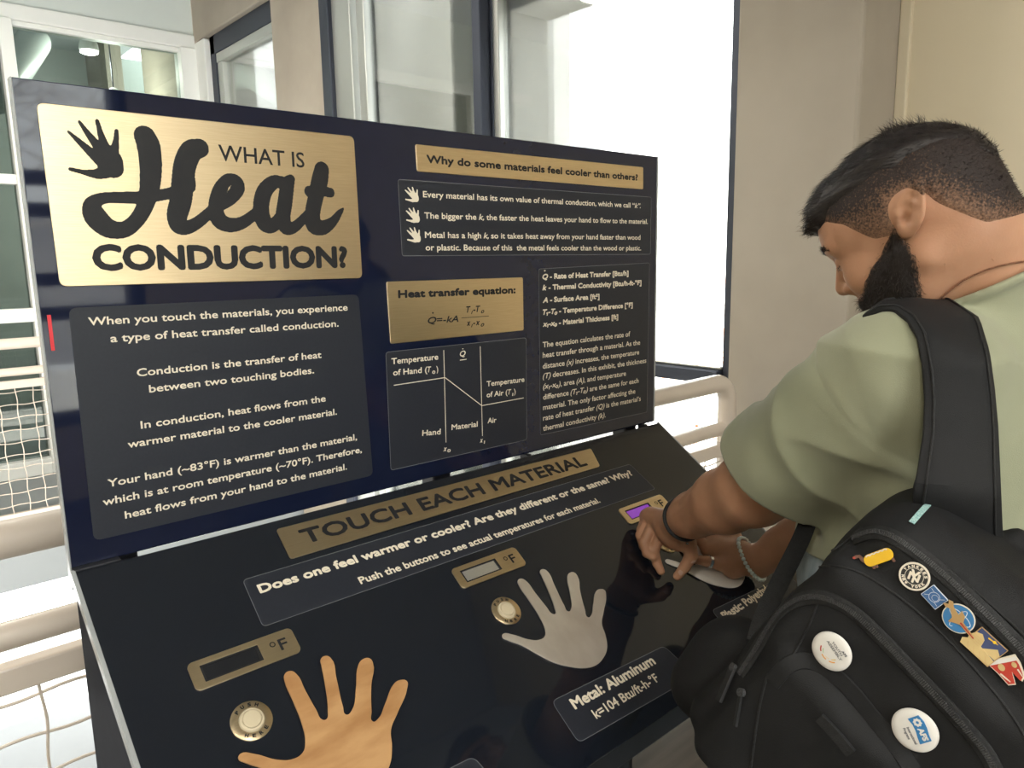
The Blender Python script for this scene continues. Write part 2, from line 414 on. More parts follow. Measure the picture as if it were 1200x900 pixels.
# large window between the pillars
def window(name, parts, panes):
    w = struct(thing(name, None, None)); w.pop('label', None)
    for m, lo, hi in parts: boxo('frame', lo, hi, m, w, bev=0.006)
    for lo, hi, m in panes: boxo('pane', lo, hi, m, w)
    return w
window('window_1', [
    (M_DARKAL, (2.23, 1.74, -0.35), (2.31, 1.83, CZ)), (M_DARKAL, (2.17, 1.755, -0.35), (2.23, 1.815, CZ)), (M_LIGHTAL, (2.235, 1.70, -0.35), (2.295, 1.742, CZ)),
    (M_DARKAL, (2.19, 3.19, -0.35), (2.30, 3.30, CZ)), (M_LIGHTAL, (2.215, 2.98, -0.35), (2.30, 3.19, CZ)), (M_LIGHTAL, (2.235, 2.86, -0.35), (2.28, 2.945, CZ)),
    (M_DARKAL, (2.22, 0.425, -0.35), (2.30, 0.46, CZ)),
    (M_DARKAL, (2.19, 0.46, 1.075), (2.31, 1.74, 1.128)), (M_LIGHTAL, (2.215, 0.46, 1.128), (2.29, 1.74, 1.142)),
    (M_DARKAL, (2.21, 1.83, 1.075), (2.31, 2.98, 1.128)), (M_DARKAL, (2.21, 0.46, -0.35), (2.31, 3.2, -0.28)), (M_DARKAL, (2.21, 0.46, CZ - 0.06), (2.31, 3.2, CZ))],
    [((2.262, 0.46, 1.14), (2.268, 1.74, CZ - 0.06), M_GLASS), ((2.262, 0.46, -0.28), (2.268, 1.74, 1.08), M_GLASS),
     ((2.262, 1.83, 1.12), (2.268, 2.98, CZ - 0.06), M_GLASS), ((2.262, 1.83, -0.28), (2.268, 2.98, 1.08), M_GLASS)])
window('window_2', [
    (M_DARKAL, (2.24, 5.08, -0.1), (2.34, 5.18, 3.31)), (M_DARKAL, (2.24, 3.98, -0.1), (2.34, 4.02, 3.31)), (M_DARKAL, (2.24, 3.98, 3.17), (2.34, 5.18, 3.31)),
    (M_LIGHTAL, (2.245, 4.02, 3.10), (2.33, 5.08, 3.17)), (M_LIGHTAL, (2.25, 4.98, -0.1), (2.33, 5.08, 3.10)), (M_DARKAL, (2.24, 3.98, -0.1), (2.34, 5.18, -0.04))],
    [((2.285, 4.02, -0.04), (2.291, 4.98, 3.10), M_GLASS)])
# concrete surround outside the big window
struct(boxo('concrete_fin', (2.34, 1.74, -3.4), (2.60, 2.2, 3.5), M_CONC2, bev=0.01))
struct(boxo('concrete_fin', (2.34, 3.3, -3.4), (3.7, 3.7, 5), M_CONC2, bev=0.01))
struct(boxo('concrete_soffit', (2.34, 0.0, 2.70), (2.60, 1.74, 3.5), M_CONC2, bev=0.01))
struct(boxo('exterior_wall', (4.6, 3.7, -3.4), (4.8, 12, 6), M_FACADE))
# back wall of the hall beyond the stairwell, glazed
struct(boxo('wall_back', (-5, 5.4, 3.36), (2.2, 5.6, CZ), M_PALE))
def fr(lo, hi): return (M_WHITE, lo, hi)
window('window_3', [fr((-1.4, 5.38, 3.255), (2.2, 5.5, 3.36)), fr((2.075, 5.36, 0), (2.2, 5.52, 3.255)), fr((0.86, 5.36, 0), (0.945, 5.52, 3.255)),
    fr((0.945, 5.40, 3.22), (2.075, 5.5, 3.255)), fr((-0.5, 5.37, 2.13), (0.86, 5.50, 2.20)), fr((-0.5, 5.36, 1.15), (0.86, 5.50, 1.25)), fr((-0.6, 5.36, 0), (-0.5, 5.52, 3.255)),
    fr((-0.5, 5.36, 0), (0.86, 5.52, 0.12)), fr((0.945, 5.36, 1.15), (2.075, 5.50, 1.25))],
    [((0.945, 5.44, 1.25), (2.075, 5.446, 3.22), M_GLASSD), ((-0.5, 5.44, 2.2), (0.86, 5.446, 3.255), M_GLASSD), ((-0.5, 5.44, 1.25), (0.86, 5.446, 2.13), M_GLASSD),
     ((-0.5, 5.44, 0.12), (0.86, 5.446, 1.15), M_GLASSD), ((0.945, 5.44, 0.0), (2.075, 5.446, 1.15), M_GLASSD)])
struct(boxo('wall_back', (-5, 5.4, 0), (-0.6, 5.6, 3.36), M_PALE))
# dim room behind the glazing
struct(boxo('wall_back', (-5, 8.9, 0), (3.2, 9.1, CZ), M_ROOM2))
struct(boxo('wall_right', (2.24, 5.6, 0), (2.4, 6.9, CZ), M_CONC)); struct(boxo('wall_right', (2.24, 8.1, 0), (2.4, 9, CZ), M_CONC)); struct(boxo('wall_right', (2.24, 6.9, 0), (2.4, 8.1, 1.0), M_CONC))
d = tag(MB().tube([(0.86, 5.85, 2.80), (1.33, 6.75, 3.46), (1.45, 8.8, 3.6)], 0.13, 24).build('air_duct', mat('galvanised_duct', (0.42, 0.45, 0.44), 0.5, 0.3, noise=(4, (0.36, 0.39, 0.38), 0.3, 0.7)), smooth=True),
        'round grey air duct under the ceiling behind the white-framed glass at top left', 'duct')
pf = mat('pendant_shell', (0.75, 0.76, 0.73), 0.4, noise=(4, (0.7, 0.71, 0.68), 0.3, 0.7))
for (x, y, z), lab in (((1.72, 6.6, 3.42), 'small pale round lamp behind the top left glass, the higher of two'), ((1.86, 6.5, 2.98), 'small pale round lamp behind the top left glass, the lower of two')):
    o = thing('pendant_lamp', lab, 'lamp', (x, y, z), 'pendant lamps behind the glass')
    MB().lathe([(0.012, 0.13), (0.05, 0.11), (0.075, 0.05), (0.08, 0.0)], 24).build('lamp_shade', pf, o, True)
    MB().lathe([(0.07, 0.004), (0.072, -0.02), (0.05, -0.03)], 24).build('diffuser', M_LAMP, o, True)
    MB().tube([(0, 0, 0.12), (0, 0, CZ - z)], 0.006, 8).build('cord', M_DARKAL, o)
    pl_light = light('added_light', 'POINT', (x, y, z - 0.12), 28, LAMP_COL); pl_light.data.shadow_soft_size = 0.06  # point light added to brighten the room behind the glass
# rear wall with the windows that the glossy panel mirrors
struct(boxo('wall_rear', (1.35, -4.7, 0), (2.5, -4.5, CZ), M_CREAM)); struct(boxo('wall_rear', (-5, -4.7, 3.2), (1.35, -4.5, CZ), M_CREAM)); struct(boxo('wall_rear', (-5, -4.7, 0), (1.35, -4.5, 0.5), M_CREAM))
RW = [-5, -3.7, -2.45, -1.2, 0.05, 1.35]
window('window_4', [(M_DARKAL, (x - 0.05, -4.66, 0.5), (x + 0.05, -4.5, 3.2)) for x in RW] + [(M_DARKAL, (-5, -4.66, z), (1.35, -4.52, z + 0.09)) for z in (0.5, 1.2, 1.42, 1.86, 2.06, 3.11)],
    [((RW[i] + 0.05, -4.6, 2.1), (RW[i + 1] - 0.05, -4.594, 3.15), M_GLASS) for i in range(5)] + [((RW[i] + 0.05, -4.6, 0.55), (RW[i + 1] - 0.05, -4.594, 2.1), M_GLASS) for i in range(5)])
# unseen ceiling lamps, added to light the man, the walls and the stairwell
for i, (x, y) in enumerate(FILL_LAMPS):
    lab = ['unseen flat white fill lamp added above and left of the camera', 'unseen flat white fill lamp added nearest the rear windows', 'unseen flat white fill lamp added over the stairwell'][i]
    o = thing('added_fill_lamp', lab, 'lamp', (x, y, CZ - 0.47), 'added fill lamps')
    boxo('frame', (-0.62, -0.17, 0.0), (0.62, 0.17, 0.05), M_WHITE, o, 0.01)
    boxo('diffuser', (-0.59, -0.14, -0.012), (0.59, 0.14, 0.002), M_LAMP, o, 0.004)
    boxo('hanger', (-0.5, -0.01, 0.05), (-0.48, 0.01, 0.47), M_DARKAL, o); boxo('hanger', (0.48, -0.01, 0.05), (0.5, 0.01, 0.47), M_DARKAL, o)
    l = light('added_light', 'AREA', (x, y, CZ - 0.50), FILL_LAMP_W[i], LAMP_COL, aim=(x, y, 0), size=1.18, size_y=0.28)

# ================================================================== railings
def railing(y, x0, x1, label, posts, end_post=None, stubs=()):
    o = thing('stair_railing', label, 'railing', ((x0 + x1) / 2, y, 0), 'cream stair railings'); cx = (x0 + x1) / 2
    def put(mb, name, smooth=True):
        ob = mb.build(name, M_RAIL, o, smooth); ob.data.transform(Matrix.Translation((-cx, -y, 0))); return ob
    e = x1 if end_post is None else end_post
    if end_post is None:
        put(MB().tube([(x0, y, 1.118), (x1, y, 1.118)], 0.031, 20), 'top_rail')
    else:
        arc = [(e - 0.07 + 0.07 * sin(a), y, 1.048 + 0.07 * cos(a)) for a in np.linspace(0, pi / 2, 8)]
        put(MB().tube([(x0, y, 1.118), *arc, (e, y, 0.0)], 0.031, 20), 'top_rail')
    put(MB().tube([(x0, y, 0.957), (e - 0.02, y, 0.957)], 0.0235, 18), 'middle_rail')
    put(MB().box((x0, y - 0.016, 0.862), (e - 0.02, y + 0.016, 0.908), 0.004), 'flat_rail', False)
    put(MB().box((x0, y - 0.016, 0.09), (e - 0.02, y + 0.016, 0.13), 0.004), 'bottom_rail', False)
    for x in posts: put(MB().tube([(x, y, 0), (x, y, 1.1)], 0.026, 16), 'post')
    for x in stubs: put(MB().tube([(x, y, 0.9), (x, y, 0.95)], 0.02, 14), 'spacer')
    mb = MB(); n = int((e - x0) / 0.0845)
    for i in range(n):
        x = x0 + 0.039 + i * 0.0845; zs = np.linspace(0.11, 0.88, 45)
        mb.tube([(x + 0.0028 * sin(z * 2 * pi / 0.15 + i * pi), y + 0.002 * cos(z * 2 * pi / 0.15), z) for z in zs], 0.0028, 6)
    for k in range(10):
        z = 0.84 - k * 0.074; xs = np.linspace(x0, e - 0.03, int((e - x0) / 0.021))
        mb.tube([(x, y + 0.002, z + 0.0035 * sin(x * 2 * pi / 0.169 + k * pi)) for x in xs], 0.0028, 6)
    put(mb, 'wire_mesh')
    return o
railing(0.34, -1.9, 2.07, 'cream tube railing with wavy wire mesh right behind the black exhibit', (-1.85,), 2.07, (1.56, 0.3))
railing(4.0, -1.9, 1.9, 'cream railing with wire mesh on the far side of the stairwell', (-1.85, 1.85), None, (0.0, 1.2))

# ================================================================== outdoors
struct(boxo('ground', (2.62, -40, -3.6), (70, 70, -3.4), M_GROUND)); struct(boxo('ground', (-60, -60, -0.6), (2.62, -4.7, -0.4), M_GROUND))
b = thing('pale_building', 'pale overexposed building with small windows seen through the large window', 'building', (33, 24, -3.4))
def bl(n, lo, hi, m): 
    o = boxo(n, lo, hi, m, b); o.data.transform(Matrix.Translation((-33, -24, 3.4))); return o
bl('wall', (30, 6, -3.4), (38, 46, 6.6), M_FACADE); bl('roof', (29.7, 5.7, 6.6), (38.3, 46.3, 6.9), M_FACADE)
for k, y in enumerate((10.5, 13.5, 16.5, 19.35, 20.75, 23.5, 26.5)): bl('window', (29.9, y, 0.9), (30.02, y + 0.62, 2.5), M_DIM)
def tree(name, label, cat, base, h, m, seed, spread=0.75, group=None, depth=5, r0=0.07):
    rg = random.Random(seed); o = thing(name, label, cat, base, group); mb = MB()
    def grow(p, d, L, r, k):
        pts = [p]; 
        for _ in range(3):
            d = (d + Vector((rg.uniform(-.16, .16), rg.uniform(-.16, .16), rg.uniform(-.05, .12)))).normalized(); p = p + d * (L / 3); pts.append(p)
        mb.tube([q[:] for q in pts], [r, r * .9, r * .78, r * .66], 6 if k > 2 else 4, cap=False)
        if k == 0: return
        for _ in range(3 if k > 1 else 4):
            a = Vector((rg.uniform(-1, 1), rg.uniform(-1, 1), rg.uniform(-.25, .7))).normalized()
            grow(pts[rg.choice((2, 3, 3))], (d * (1 - spread * .6) + a * spread).normalized(), L * rg.uniform(.62, .82), r * .6, k - 1)
    grow(Vector((0, 0, 0)), Vector((0, 0, 1)), h * 0.34, r0, depth)
    mb.build('branches', m, o, True); return o
for i, (x, y, h) in enumerate(((0.4, -8.6, 5.2), (4.6, -11.5, 5.2), (-4.4, -9.6, 5.0), (-9.4, -9.8, 5.2))):
    tree('bare_tree', ['bare pale tree mirrored in the panel left of the title plate', 'bare tree behind the camera, right of the mirrored one', 'bare tree behind the camera, left of the mirrored one', 'bare tree furthest left behind the camera'][i], 'tree', (x, y, -0.4), h, M_BARK, 5 + i, group='bare trees outside the rear windows')
struct(boxo('rear_building', (-12, -19, -0.4), (14, -16, 2.5), mat('grey_brick', (0.30, 0.30, 0.31), 0.9, noise=(1.2, (0.44, 0.43, 0.42), 0.3, 0.7))))
tree('russet_shrub', 'faint russet shrub outside the large window', 'shrub', (11.5, 7.0, -3.4), 5.6, M_REDLEAF, 31, 0.8, r0=0.06)
# ================================================================== the exhibit
M_BLACK = mat('black_acrylic', (0.0075, 0.011, 0.030), 0.035, spec=0.5, noise=(30, (0.009, 0.0125, 0.033), 0.3, 0.7))  # navy tint in this base colour stands in for window haze
M_DESK = mat('black_desk_acrylic', (0.0080, 0.0105, 0.0165), 0.05, spec=0.5, noise=(30, (0.0095, 0.012, 0.0185), 0.3, 0.7))
M_EDGE = mat('polished_acrylic_edge', (0.30, 0.32, 0.33), 0.25, spec=0.6, noise=(12, (0.42, 0.44, 0.44), 0.3, 0.7))
M_VINYL = mat('charcoal_vinyl', (0.020, 0.023, 0.032), 0.42, spec=0.3, noise=(250, (0.023, 0.026, 0.036), 0.3, 0.7))
M_GOLD = mat('brushed_brass_plate', (0.70, 0.55, 0.345), 0.30, 1.0, noise=(900, (0.76, 0.61, 0.395), 0.35, 0.65, (0.03, 1, 1)), bump=(1400, 0.10, (0.02, 1, 1)))
M_INK = mat('engraved_black', (0.014, 0.014, 0.017), 0.5, noise=(60, (0.018, 0.018, 0.02), 0.3, 0.7), spec=0.3)
M_CREAMTXT = mat('cream_lettering', (0.80, 0.72, 0.58), 0.5, noise=(60, (0.82, 0.74, 0.6), 0.3, 0.7))
M_LINE = mat('fine_outline', (0.16, 0.165, 0.18), 0.4, noise=(60, (0.18, 0.185, 0.2), 0.3, 0.7))
M_STEEL = mat('black_steel', (0.018, 0.019, 0.024), 0.4, 0.3, noise=(40, (0.022, 0.023, 0.028), 0.3, 0.7))
M_CHEEK = mat('matt_black_sheet', (0.010, 0.012, 0.022), 0.75, spec=0.15, noise=(40, (0.013, 0.015, 0.026), 0.3, 0.7))
M_WOOD = mat('pale_birch', (0.40, 0.20, 0.075), 0.5, noise=(12, (0.56, 0.32, 0.14), 0.36, 0.66, (1, 3.6, 1)), bump=(60, 0.1, (1, 5, 1)))
M_ALU = mat('brushed_aluminium', (0.66, 0.60, 0.53), 0.42, 0.75, noise=(26, (0.78, 0.73, 0.66), 0.35, 0.65, (1, 0.3, 1)), bump=(300, 0.06, (1, 0.05, 1)))
M_PLAST = mat('white_plastic', (0.82, 0.79, 0.74), 0.35, noise=(20, (0.84, 0.81, 0.76), 0.3, 0.7))
M_BTN = mat('ivory_button', (0.60, 0.51, 0.35), 0.4, noise=(20, (0.63, 0.54, 0.38), 0.3, 0.7))
M_LCD = mat('dark_display', (0.012, 0.013, 0.017), 0.1, noise=(30, (0.016, 0.017, 0.02), 0.3, 0.7))
M_LCDV = mat('violet_display', (0.08, 0.02, 0.12), 0.15, emit=((0.26, 0.06, 0.46), 0.55), noise=(30, (0.1, 0.02, 0.14), 0.3, 0.7))
M_LCDW = mat('mirror_display', (0.55, 0.56, 0.57), 0.12, 0.85, noise=(9, (0.75, 0.76, 0.77), 0.42, 0.55))
M_RED = mat('red_strip', (0.7, 0.02, 0.03), 0.4, noise=(30, (0.75, 0.03, 0.04), 0.3, 0.7))

kio = thing('touch_exhibit', 'large black glossy touch exhibit with brass plates about heat conduction', 'exhibit')
PB, PT = KZ + 0.0580 * S, KZ + 0.5505 * S
boxo('back_panel', (0.006, 0.0, PB), (S - 0.006, 0.014, PT), M_BLACK, kio, 0.0015)
DFRONT = -0.537
def desk_box(name, x0, x1, y0, y1, z0, z1, m, bev=0.001):
    o = boxo(name, (x0, y0, z0), (x1, y1, z1), m, kio, bev); o.data.transform(DESK_M); return o
desk_box('touch_panel', 0.008, S - 0.004, DFRONT, -0.0155, -0.014, 0.0, M_DESK)
e = desk_box('edge_strip', 0.003, 0.0085, DFRONT, -0.012, -0.0145, 0.0006, M_EDGE); e['label'] = 'pale polished edge strip'
e = desk_box('edge_strip', S - 0.0045, S, DFRONT, -0.012, -0.0145, 0.0004, M_EDGE); e['label'] = 'pale polished edge strip'
e = boxo('edge_strip', (0.0045, -0.0005, PB - 0.03), (0.0068, 0.0145, PT), M_EDGE, kio, 0.0008); e['label'] = 'pale polished edge strip'
e = boxo('edge_strip', (S - 0.0068, -0.0005, PB), (S - 0.002, 0.0145, PT), M_EDGE, kio, 0.0008); e['label'] = 'pale polished edge strip'
# bracket that closes the gap at the left, small lugs at the right
boxo('corner_bracket', (0.006, -0.012, PB - 0.028), (0.062, 0.013, PB + 0.001), M_STEEL, kio, 0.001)
for x in (0.80, 1.17): boxo('lug', (x, -0.010, PB - 0.02), (x + 0.01, 0.012, PB + 0.001), M_STEEL, kio, 0.001)
# dark cheeks, frame and legs
for x in (0.010, S - 0.022):
    pts = [(-0.016, KZ + ZD - 0.026), (DFRONT * cos(ALPHA) + 0.02, KZ + ZD + DFRONT * sin(ALPHA) - 0.022), (DFRONT * cos(ALPHA) + 0.03, 0.62), (0.012, 0.55), (0.012, KZ + ZD - 0.03)]
    vs = [(x, y, z) for y, z in pts] + [(x + 0.012, y, z) for y, z in pts]; n = len(pts)
    MB().add(vs, [tuple(range(n))[::-1], tuple(range(n, 2 * n))] + [(i, (i + 1) % n, (i + 1) % n + n, i + n) for i in range(n)]).build('side_cheek', M_CHEEK, kio)
FY = DFRONT * cos(ALPHA); FZ = KZ + ZD + DFRONT * sin(ALPHA)
for x in (0.05, 0.59, S - 0.09):
    boxo('leg', (x, FY + 0.03, 0.02), (x + 0.04, FY + 0.07, FZ - 0.01), M_STEEL, kio, 0.004)
    boxo('leg', (x, 0.015, 0.02), (x + 0.04, 0.055, PT - 0.1), M_STEEL, kio, 0.004)
    boxo('foot_bar', (x, FY + 0.01, 0.0), (x + 0.04, 0.10, 0.03), M_STEEL, kio, 0.004)
boxo('front_rail', (0.03, FY + 0.014, FZ - 0.052), (S - 0.03, FY + 0.03, FZ - 0.010), M_STEEL, kio, 0.003)
boxo('cross_bar', (0.05, FY + 0.035, 0.30), (S - 0.05, FY + 0.065, 0.34), M_STEEL, kio, 0.004)
boxo('cross_bar', (0.05, 0.02, 0.30), (S - 0.05, 0.05, 0.34), M_STEEL, kio, 0.004)
r = boxo('warning_strip', (0.0, 0, 0), (0.004, 0.003, 1), M_RED, kio); r['label'] = 'narrow red strip'
a, b_ = on_panel(57, 369), on_panel(59, 411)
r.data.transform(Matrix.Translation((a[0] - 0.002, -0.0015, KZ + b_[1])) @ Matrix.Diagonal((1, 1, a[1] - b_[1], 1)))

C1 = lambda x, y: (x / 2.647, y / 2.647)
C2 = lambda x, y: (400 + x / 2.647, y / 2.647)
C4 = lambda x, y: (x / 2.647, 320 + y / 2.647)
C5 = lambda x, y: (400 + x / 2.647, 300 + y / 2.647)
C7 = lambda x, y: (x / 2.647, 560 + y / 2.647)
C8 = lambda x, y: (400 + x / 2.647, 560 + y / 2.647)
P_ = lambda f: (lambda x, y: on_panel(*f(x, y)))
D_ = lambda f: (lambda x, y: on_desk(*f(x, y)))
PX = lambda x, y: (x, y)
def plaque(name, corners, r, thick, m, M, outline=False):
    o = link(name, plate_mesh([rquad(corners, r)], thick, bevel=min(0.0006, thick * 0.3)), m, kio); o.data.transform(M)
    smooth_mesh(o.data, 30)
    if outline:
        c = rquad(corners, r); mb = MB(); P = np.array(c); n = len(P); cen = P.mean(0)
        T = np.roll(P, -1, 0) - np.roll(P, 1, 0); T /= np.linalg.norm(T, axis=1)[:, None]; N = np.column_stack([-T[:, 1], T[:, 0]])
        sgn = np.sign(((P - cen) * N).sum(1)); N *= sgn[:, None]
        A = P + N * 0.0002; B = P - N * 0.0006; z = thick + 0.00008
        mb.add([(*q, z) for q in A] + [(*q, z) for q in B], [(i, (i + 1) % n, (i + 1) % n + n, i + n) for i in range(n)])
        flat_build(mb, 'outline', M_LINE, o, M)
    return o
def writing(parent, name, m, M, cv, lines, cap, fatten, z):
    """lines: (text, left x, y, right x, y[, italics][, cap])"""
    for ln in lines:
        s, x0, y0, x1, y1 = ln[:5]; it = ln[5] if len(ln) > 5 else (); cp = ln[6] if len(ln) > 6 else cap
        mb = MB(); put_text(mb, s, cv(x0, y0), cv(x1, y1), cp, fatten, z, it); o = flat_build(mb, name, m, parent, M)
    return o
mm = 0.001
def stroke_solid(name, lines, z, th, h, m, parent, M):
    """one clean raised shape out of brush strokes"""
    segs = []
    for ln in lines:
        P = np.array(ln, float); Q = np.vstack([2 * P[0] - P[1], P, 2 * P[-1] - P[-2]]); out = []
        for i in range(1, len(Q) - 2):
            for t in np.linspace(0, 1, 4, endpoint=False): out.append(0.5 * (2 * Q[i] + (Q[i + 1] - Q[i - 1]) * t + (2 * Q[i - 1] - 5 * Q[i] + 4 * Q[i + 1] - Q[i + 2]) * t * t + (3 * Q[i] - Q[i - 1] - 3 * Q[i + 1] + Q[i + 2]) * t ** 3))
        out.append(P[-1]); segs += [(out[i], out[i + 1]) for i in range(len(out) - 1)]
    def fn(p):
        d = np.full(len(p), 1.0); q = p[:, :2]
        for a, b in segs:
            e = b[:2] - a[:2]; t = np.clip(((q - a[:2]) @ e) / (e @ e + 1e-12), 0, 1); d = np.minimum(d, np.linalg.norm(q - a[:2] - t[:, None] * e, axis=1) - (a[2] + (b[2] - a[2]) * t))
        return np.maximum(d, np.abs(p[:, 2] - z) - th)
    A = np.array([s_[0] for s_ in segs] + [s_[1] for s_ in segs]); lo = (A[:, :2] - A[:, 2:3]).min(0) - 0.004; hi = (A[:, :2] + A[:, 2:3]).max(0) + 0.004
    me = iso_mesh(name, fn, (*lo, z - 0.0025), (*hi, z + 0.0025), h, relax=1); me.transform(M); smooth_mesh(me, 40)
    return link(name, me, m, parent)
# --- title plate
box4 = lambda q: [on_panel(*p) for p in q]
boxd = lambda q: [on_desk(*p) for p in q]
TH = 2.0 * mm
t = plaque('title_plate', box4([(42, 120), (414, 160), (424, 326), (70, 336)]), 0.009, TH, M_GOLD, PANEL_M)
t['label'] = 'large brass title plate'
c1 = P_(C1)
def scaled(lines, cv, scx=1.0):
    out = []
    for ln in lines:
        q = []
        for x, y, w in ln:
            a = np.array(cv(x, y)); b1 = np.array(cv(x + w, y)); b2 = np.array(cv(x, y + w)); q.append((a[0], a[1], 0.5 * (np.linalg.norm(b1 - a) + np.linalg.norm(b2 - a))))
        out.append(q)
    return out
heat = [
    [(448, 424, 34), (460, 455, 37), (466, 510, 35), (464, 570, 32), (452, 630, 26), (425, 680, 24), (385, 712, 26), (335, 708, 32), (295, 672, 36), (285, 636, 26), (315, 616, 19), (370, 613, 19), (430, 613, 20), (500, 605, 18), (560, 590, 18), (588, 578, 18)],
    [(618, 460, 29), (592, 470, 34), (573, 510, 35), (566, 560, 35), (560, 620, 34), (548, 668, 32), (552, 700, 26), (578, 706, 22), (612, 690, 19), (648, 660, 17), (668, 640, 15)],
    [(580, 560, 26), (588, 580, 18)],
    [(655, 648, 14), (690, 636, 15), (718, 612, 20), (737, 582, 22), (728, 559, 18), (703, 558, 18), (680, 590, 22), (668, 640, 24), (678, 682, 26), (712, 698, 23), (752, 690, 19), (790, 662, 16), (812, 640, 14)],
    [(876, 566, 18), (846, 566, 21), (818, 596, 25), (808, 645, 26), (818, 690, 26), (842, 700, 22), (866, 676, 18), (882, 630, 16), (890, 590, 18)],
    [(900, 556, 14), (890, 574, 22), (882, 630, 24), (876, 676, 24), (886, 706, 22), (912, 704, 17), (942, 676, 14), (962, 650, 12)],
    [(996, 527, 24), (990, 560, 27), (978, 610, 25), (968, 660, 25), (972, 698, 26), (1000, 706, 22), (1030, 688, 15), (1050, 662, 10), (1062, 648, 4)],
    [(958, 594, 17), (990, 592, 15), (1022, 598, 15)]]
stroke_solid('script_lettering', scaled(heat, c1), TH, 0.0006, 0.0010, M_INK, t, PANEL_M)
emblem = [[(211, 409, 5), (250, 445, 11), (310, 500, 19)], [(245, 379, 6), (275, 420, 11), (318, 475, 20)], [(300, 376, 7), (312, 420, 11), (330, 475, 20)], [(360, 407, 7), (358, 440, 10), (350, 480, 18)],
          [(217, 525, 7), (255, 534, 9), (300, 540, 17), (330, 530, 24)], [(318, 490, 28), (335, 508, 36), (342, 515, 38)], [(330, 470, 24), (346, 496, 32), (348, 520, 34)]]
stroke_solid('hand_emblem', scaled(emblem, c1), TH, 0.0006, 0.0009, M_INK, t, PANEL_M)
writing(t, 'lettering', M_INK, PANEL_M, c1, [('WHAT IS', 678, 499, 943, 521)], 0.0215, 0.0003, TH + 0.0003)
writing(t, 'lettering', M_INK, PANEL_M, c1, [('CONDUCTION?', 288, 841, 1077, 831)], 0.0335, 0.0023, TH + 0.0003)
# --- main text
tb = plaque('text_panel', box4([(80, 361), (420, 345), (437, 557), (110, 634)]), 0.010, 0.4 * mm, M_VINYL, PANEL_M)
writing(tb, 'lettering', M_CREAMTXT, PANEL_M, P_(C4), [
    ('When you touch the materials, you experience', 275, 163, 1078, 116), ('a type of heat transfer called conduction.', 343, 215, 1050, 166),
    ('Conduction is the transfer of heat', 425, 321, 997, 263), ('between two touching bodies.', 463, 371, 974, 311),
    ('In conduction, heat flows from the', 437, 483, 1010, 398), ('warmer material to the cooler material.', 397, 543, 1045, 439),
    ('Your hand (~83°F) is warmer than the material,', 335, 664, 1107, 517), ('which is at room temperature (~70°F). Therefore,', 320, 722, 1122, 556),
    ('heat flows from your hand to the material.', 388, 762, 1076, 609)], 0.0103, 0.00028, 0.0006)
# --- why plate and bullets
w = plaque('question_plate', box4([(486, 169), (753, 196), (753, 222), (488, 201)]), 0.004, TH, M_GOLD, PANEL_M)
w['label'] = 'narrow brass question plate'
writing(w, 'lettering', M_INK, PANEL_M, P_(C2), [('Why do some materials feel cooler than others?', 262, 506, 917, 561)], 0.0135, 0.0008, TH + 0.0003)
b3 = plaque('text_panel', box4([(466, 210), (763, 231), (762, 298), (471, 300)]), 0.005, 0.4 * mm, M_VINYL, PANEL_M, True)
writing(b3, 'lettering', M_CREAMTXT, PANEL_M, P_(C2), [
    ('Every material has its own value of thermal conduction, which we call “k”.', 253, 612, 928, 646, ('k”.',)),
    ('The bigger the k, the faster the heat leaves your hand to flow to the material.', 257, 678, 950, 695, (' k,',)),
    ('Metal has a high k, so it takes heat away from your hand faster than wood', 259, 738, 927, 744, (' k,',)),
    ('or plastic. Because of this  the metal feels cooler than the wood or plastic.', 261, 777, 929, 777)], 0.0104, 0.00028, 0.0006)
for cx, cy in ((220, 598), (223, 662), (226, 723)):
    k = 0.52
    ic = [[(cx + k * (x - 335), cy + k * (y - 505), k * ww) for x, y, ww in ln] for ln in (
        [[(x + 15, y + 35, ww + 3) for x, y, ww in l2] for l2 in emblem])]
    ic = [[((x - cx) * 0.47 + cx, (y - cy) * 0.47 + cy, ww * 0.47) for x, y, ww in l2] for l2 in ic]
    ic = [[(x + 5, y + 7, ww) for x, y, ww in l2] for l2 in ic]
    stroke_solid('hand_emblem', scaled(ic, P_(C2)), 0.0004, 0.0004, 0.0006, M_CREAMTXT, b3, PANEL_M)
# --- equation
q = plaque('equation_plate', box4([(452, 330), (612, 325), (613, 387), (457, 403)]), 0.004, TH, M_GOLD, PANEL_M)
q['label'] = 'small brass equation plate'
c5 = P_(C5)
def rule(mb, a, b, wd, z):
    a = np.array(a); b = np.array(b); d = unit(b - a); n = np.array([-d[1], d[0]]) * wd
    return mb.add([(*(a + n), z), (*(a - n), z), (*(b - n), z), (*(b + n), z)], [(0, 1, 2, 3)])
zz = TH + 0.0003
writing(q, 'lettering', M_INK, PANEL_M, c5, [('Heat transfer equation:', 174, 131, 538, 116)], 0.0135, 0.0010, zz)
o = MB(); put_text(o, 'Q=-kA', c5(266, 210), c5(361, 204), 0.0115, 0.0004, zz, ('Q', 'kA')); put_text(o, '.', c5(279, 179), c5(284, 179), 0.014, 0.0005, zz)
put_text(o, 'T', c5(385, 176), c5(399, 175), 0.0115, 0.0004, zz, ('T',)); put_text(o, '1', c5(400, 180), c5(405, 180), 0.006, 0.0003, zz, ('1',)); put_text(o, '-', c5(407, 175), c5(414, 174), 0.0115, 0.0004, zz)
put_text(o, 'T', c5(415, 174), c5(429, 173), 0.0115, 0.0004, zz, ('T',)); put_text(o, '0', c5(431, 178), c5(441, 177), 0.006, 0.0003, zz, ('0',))
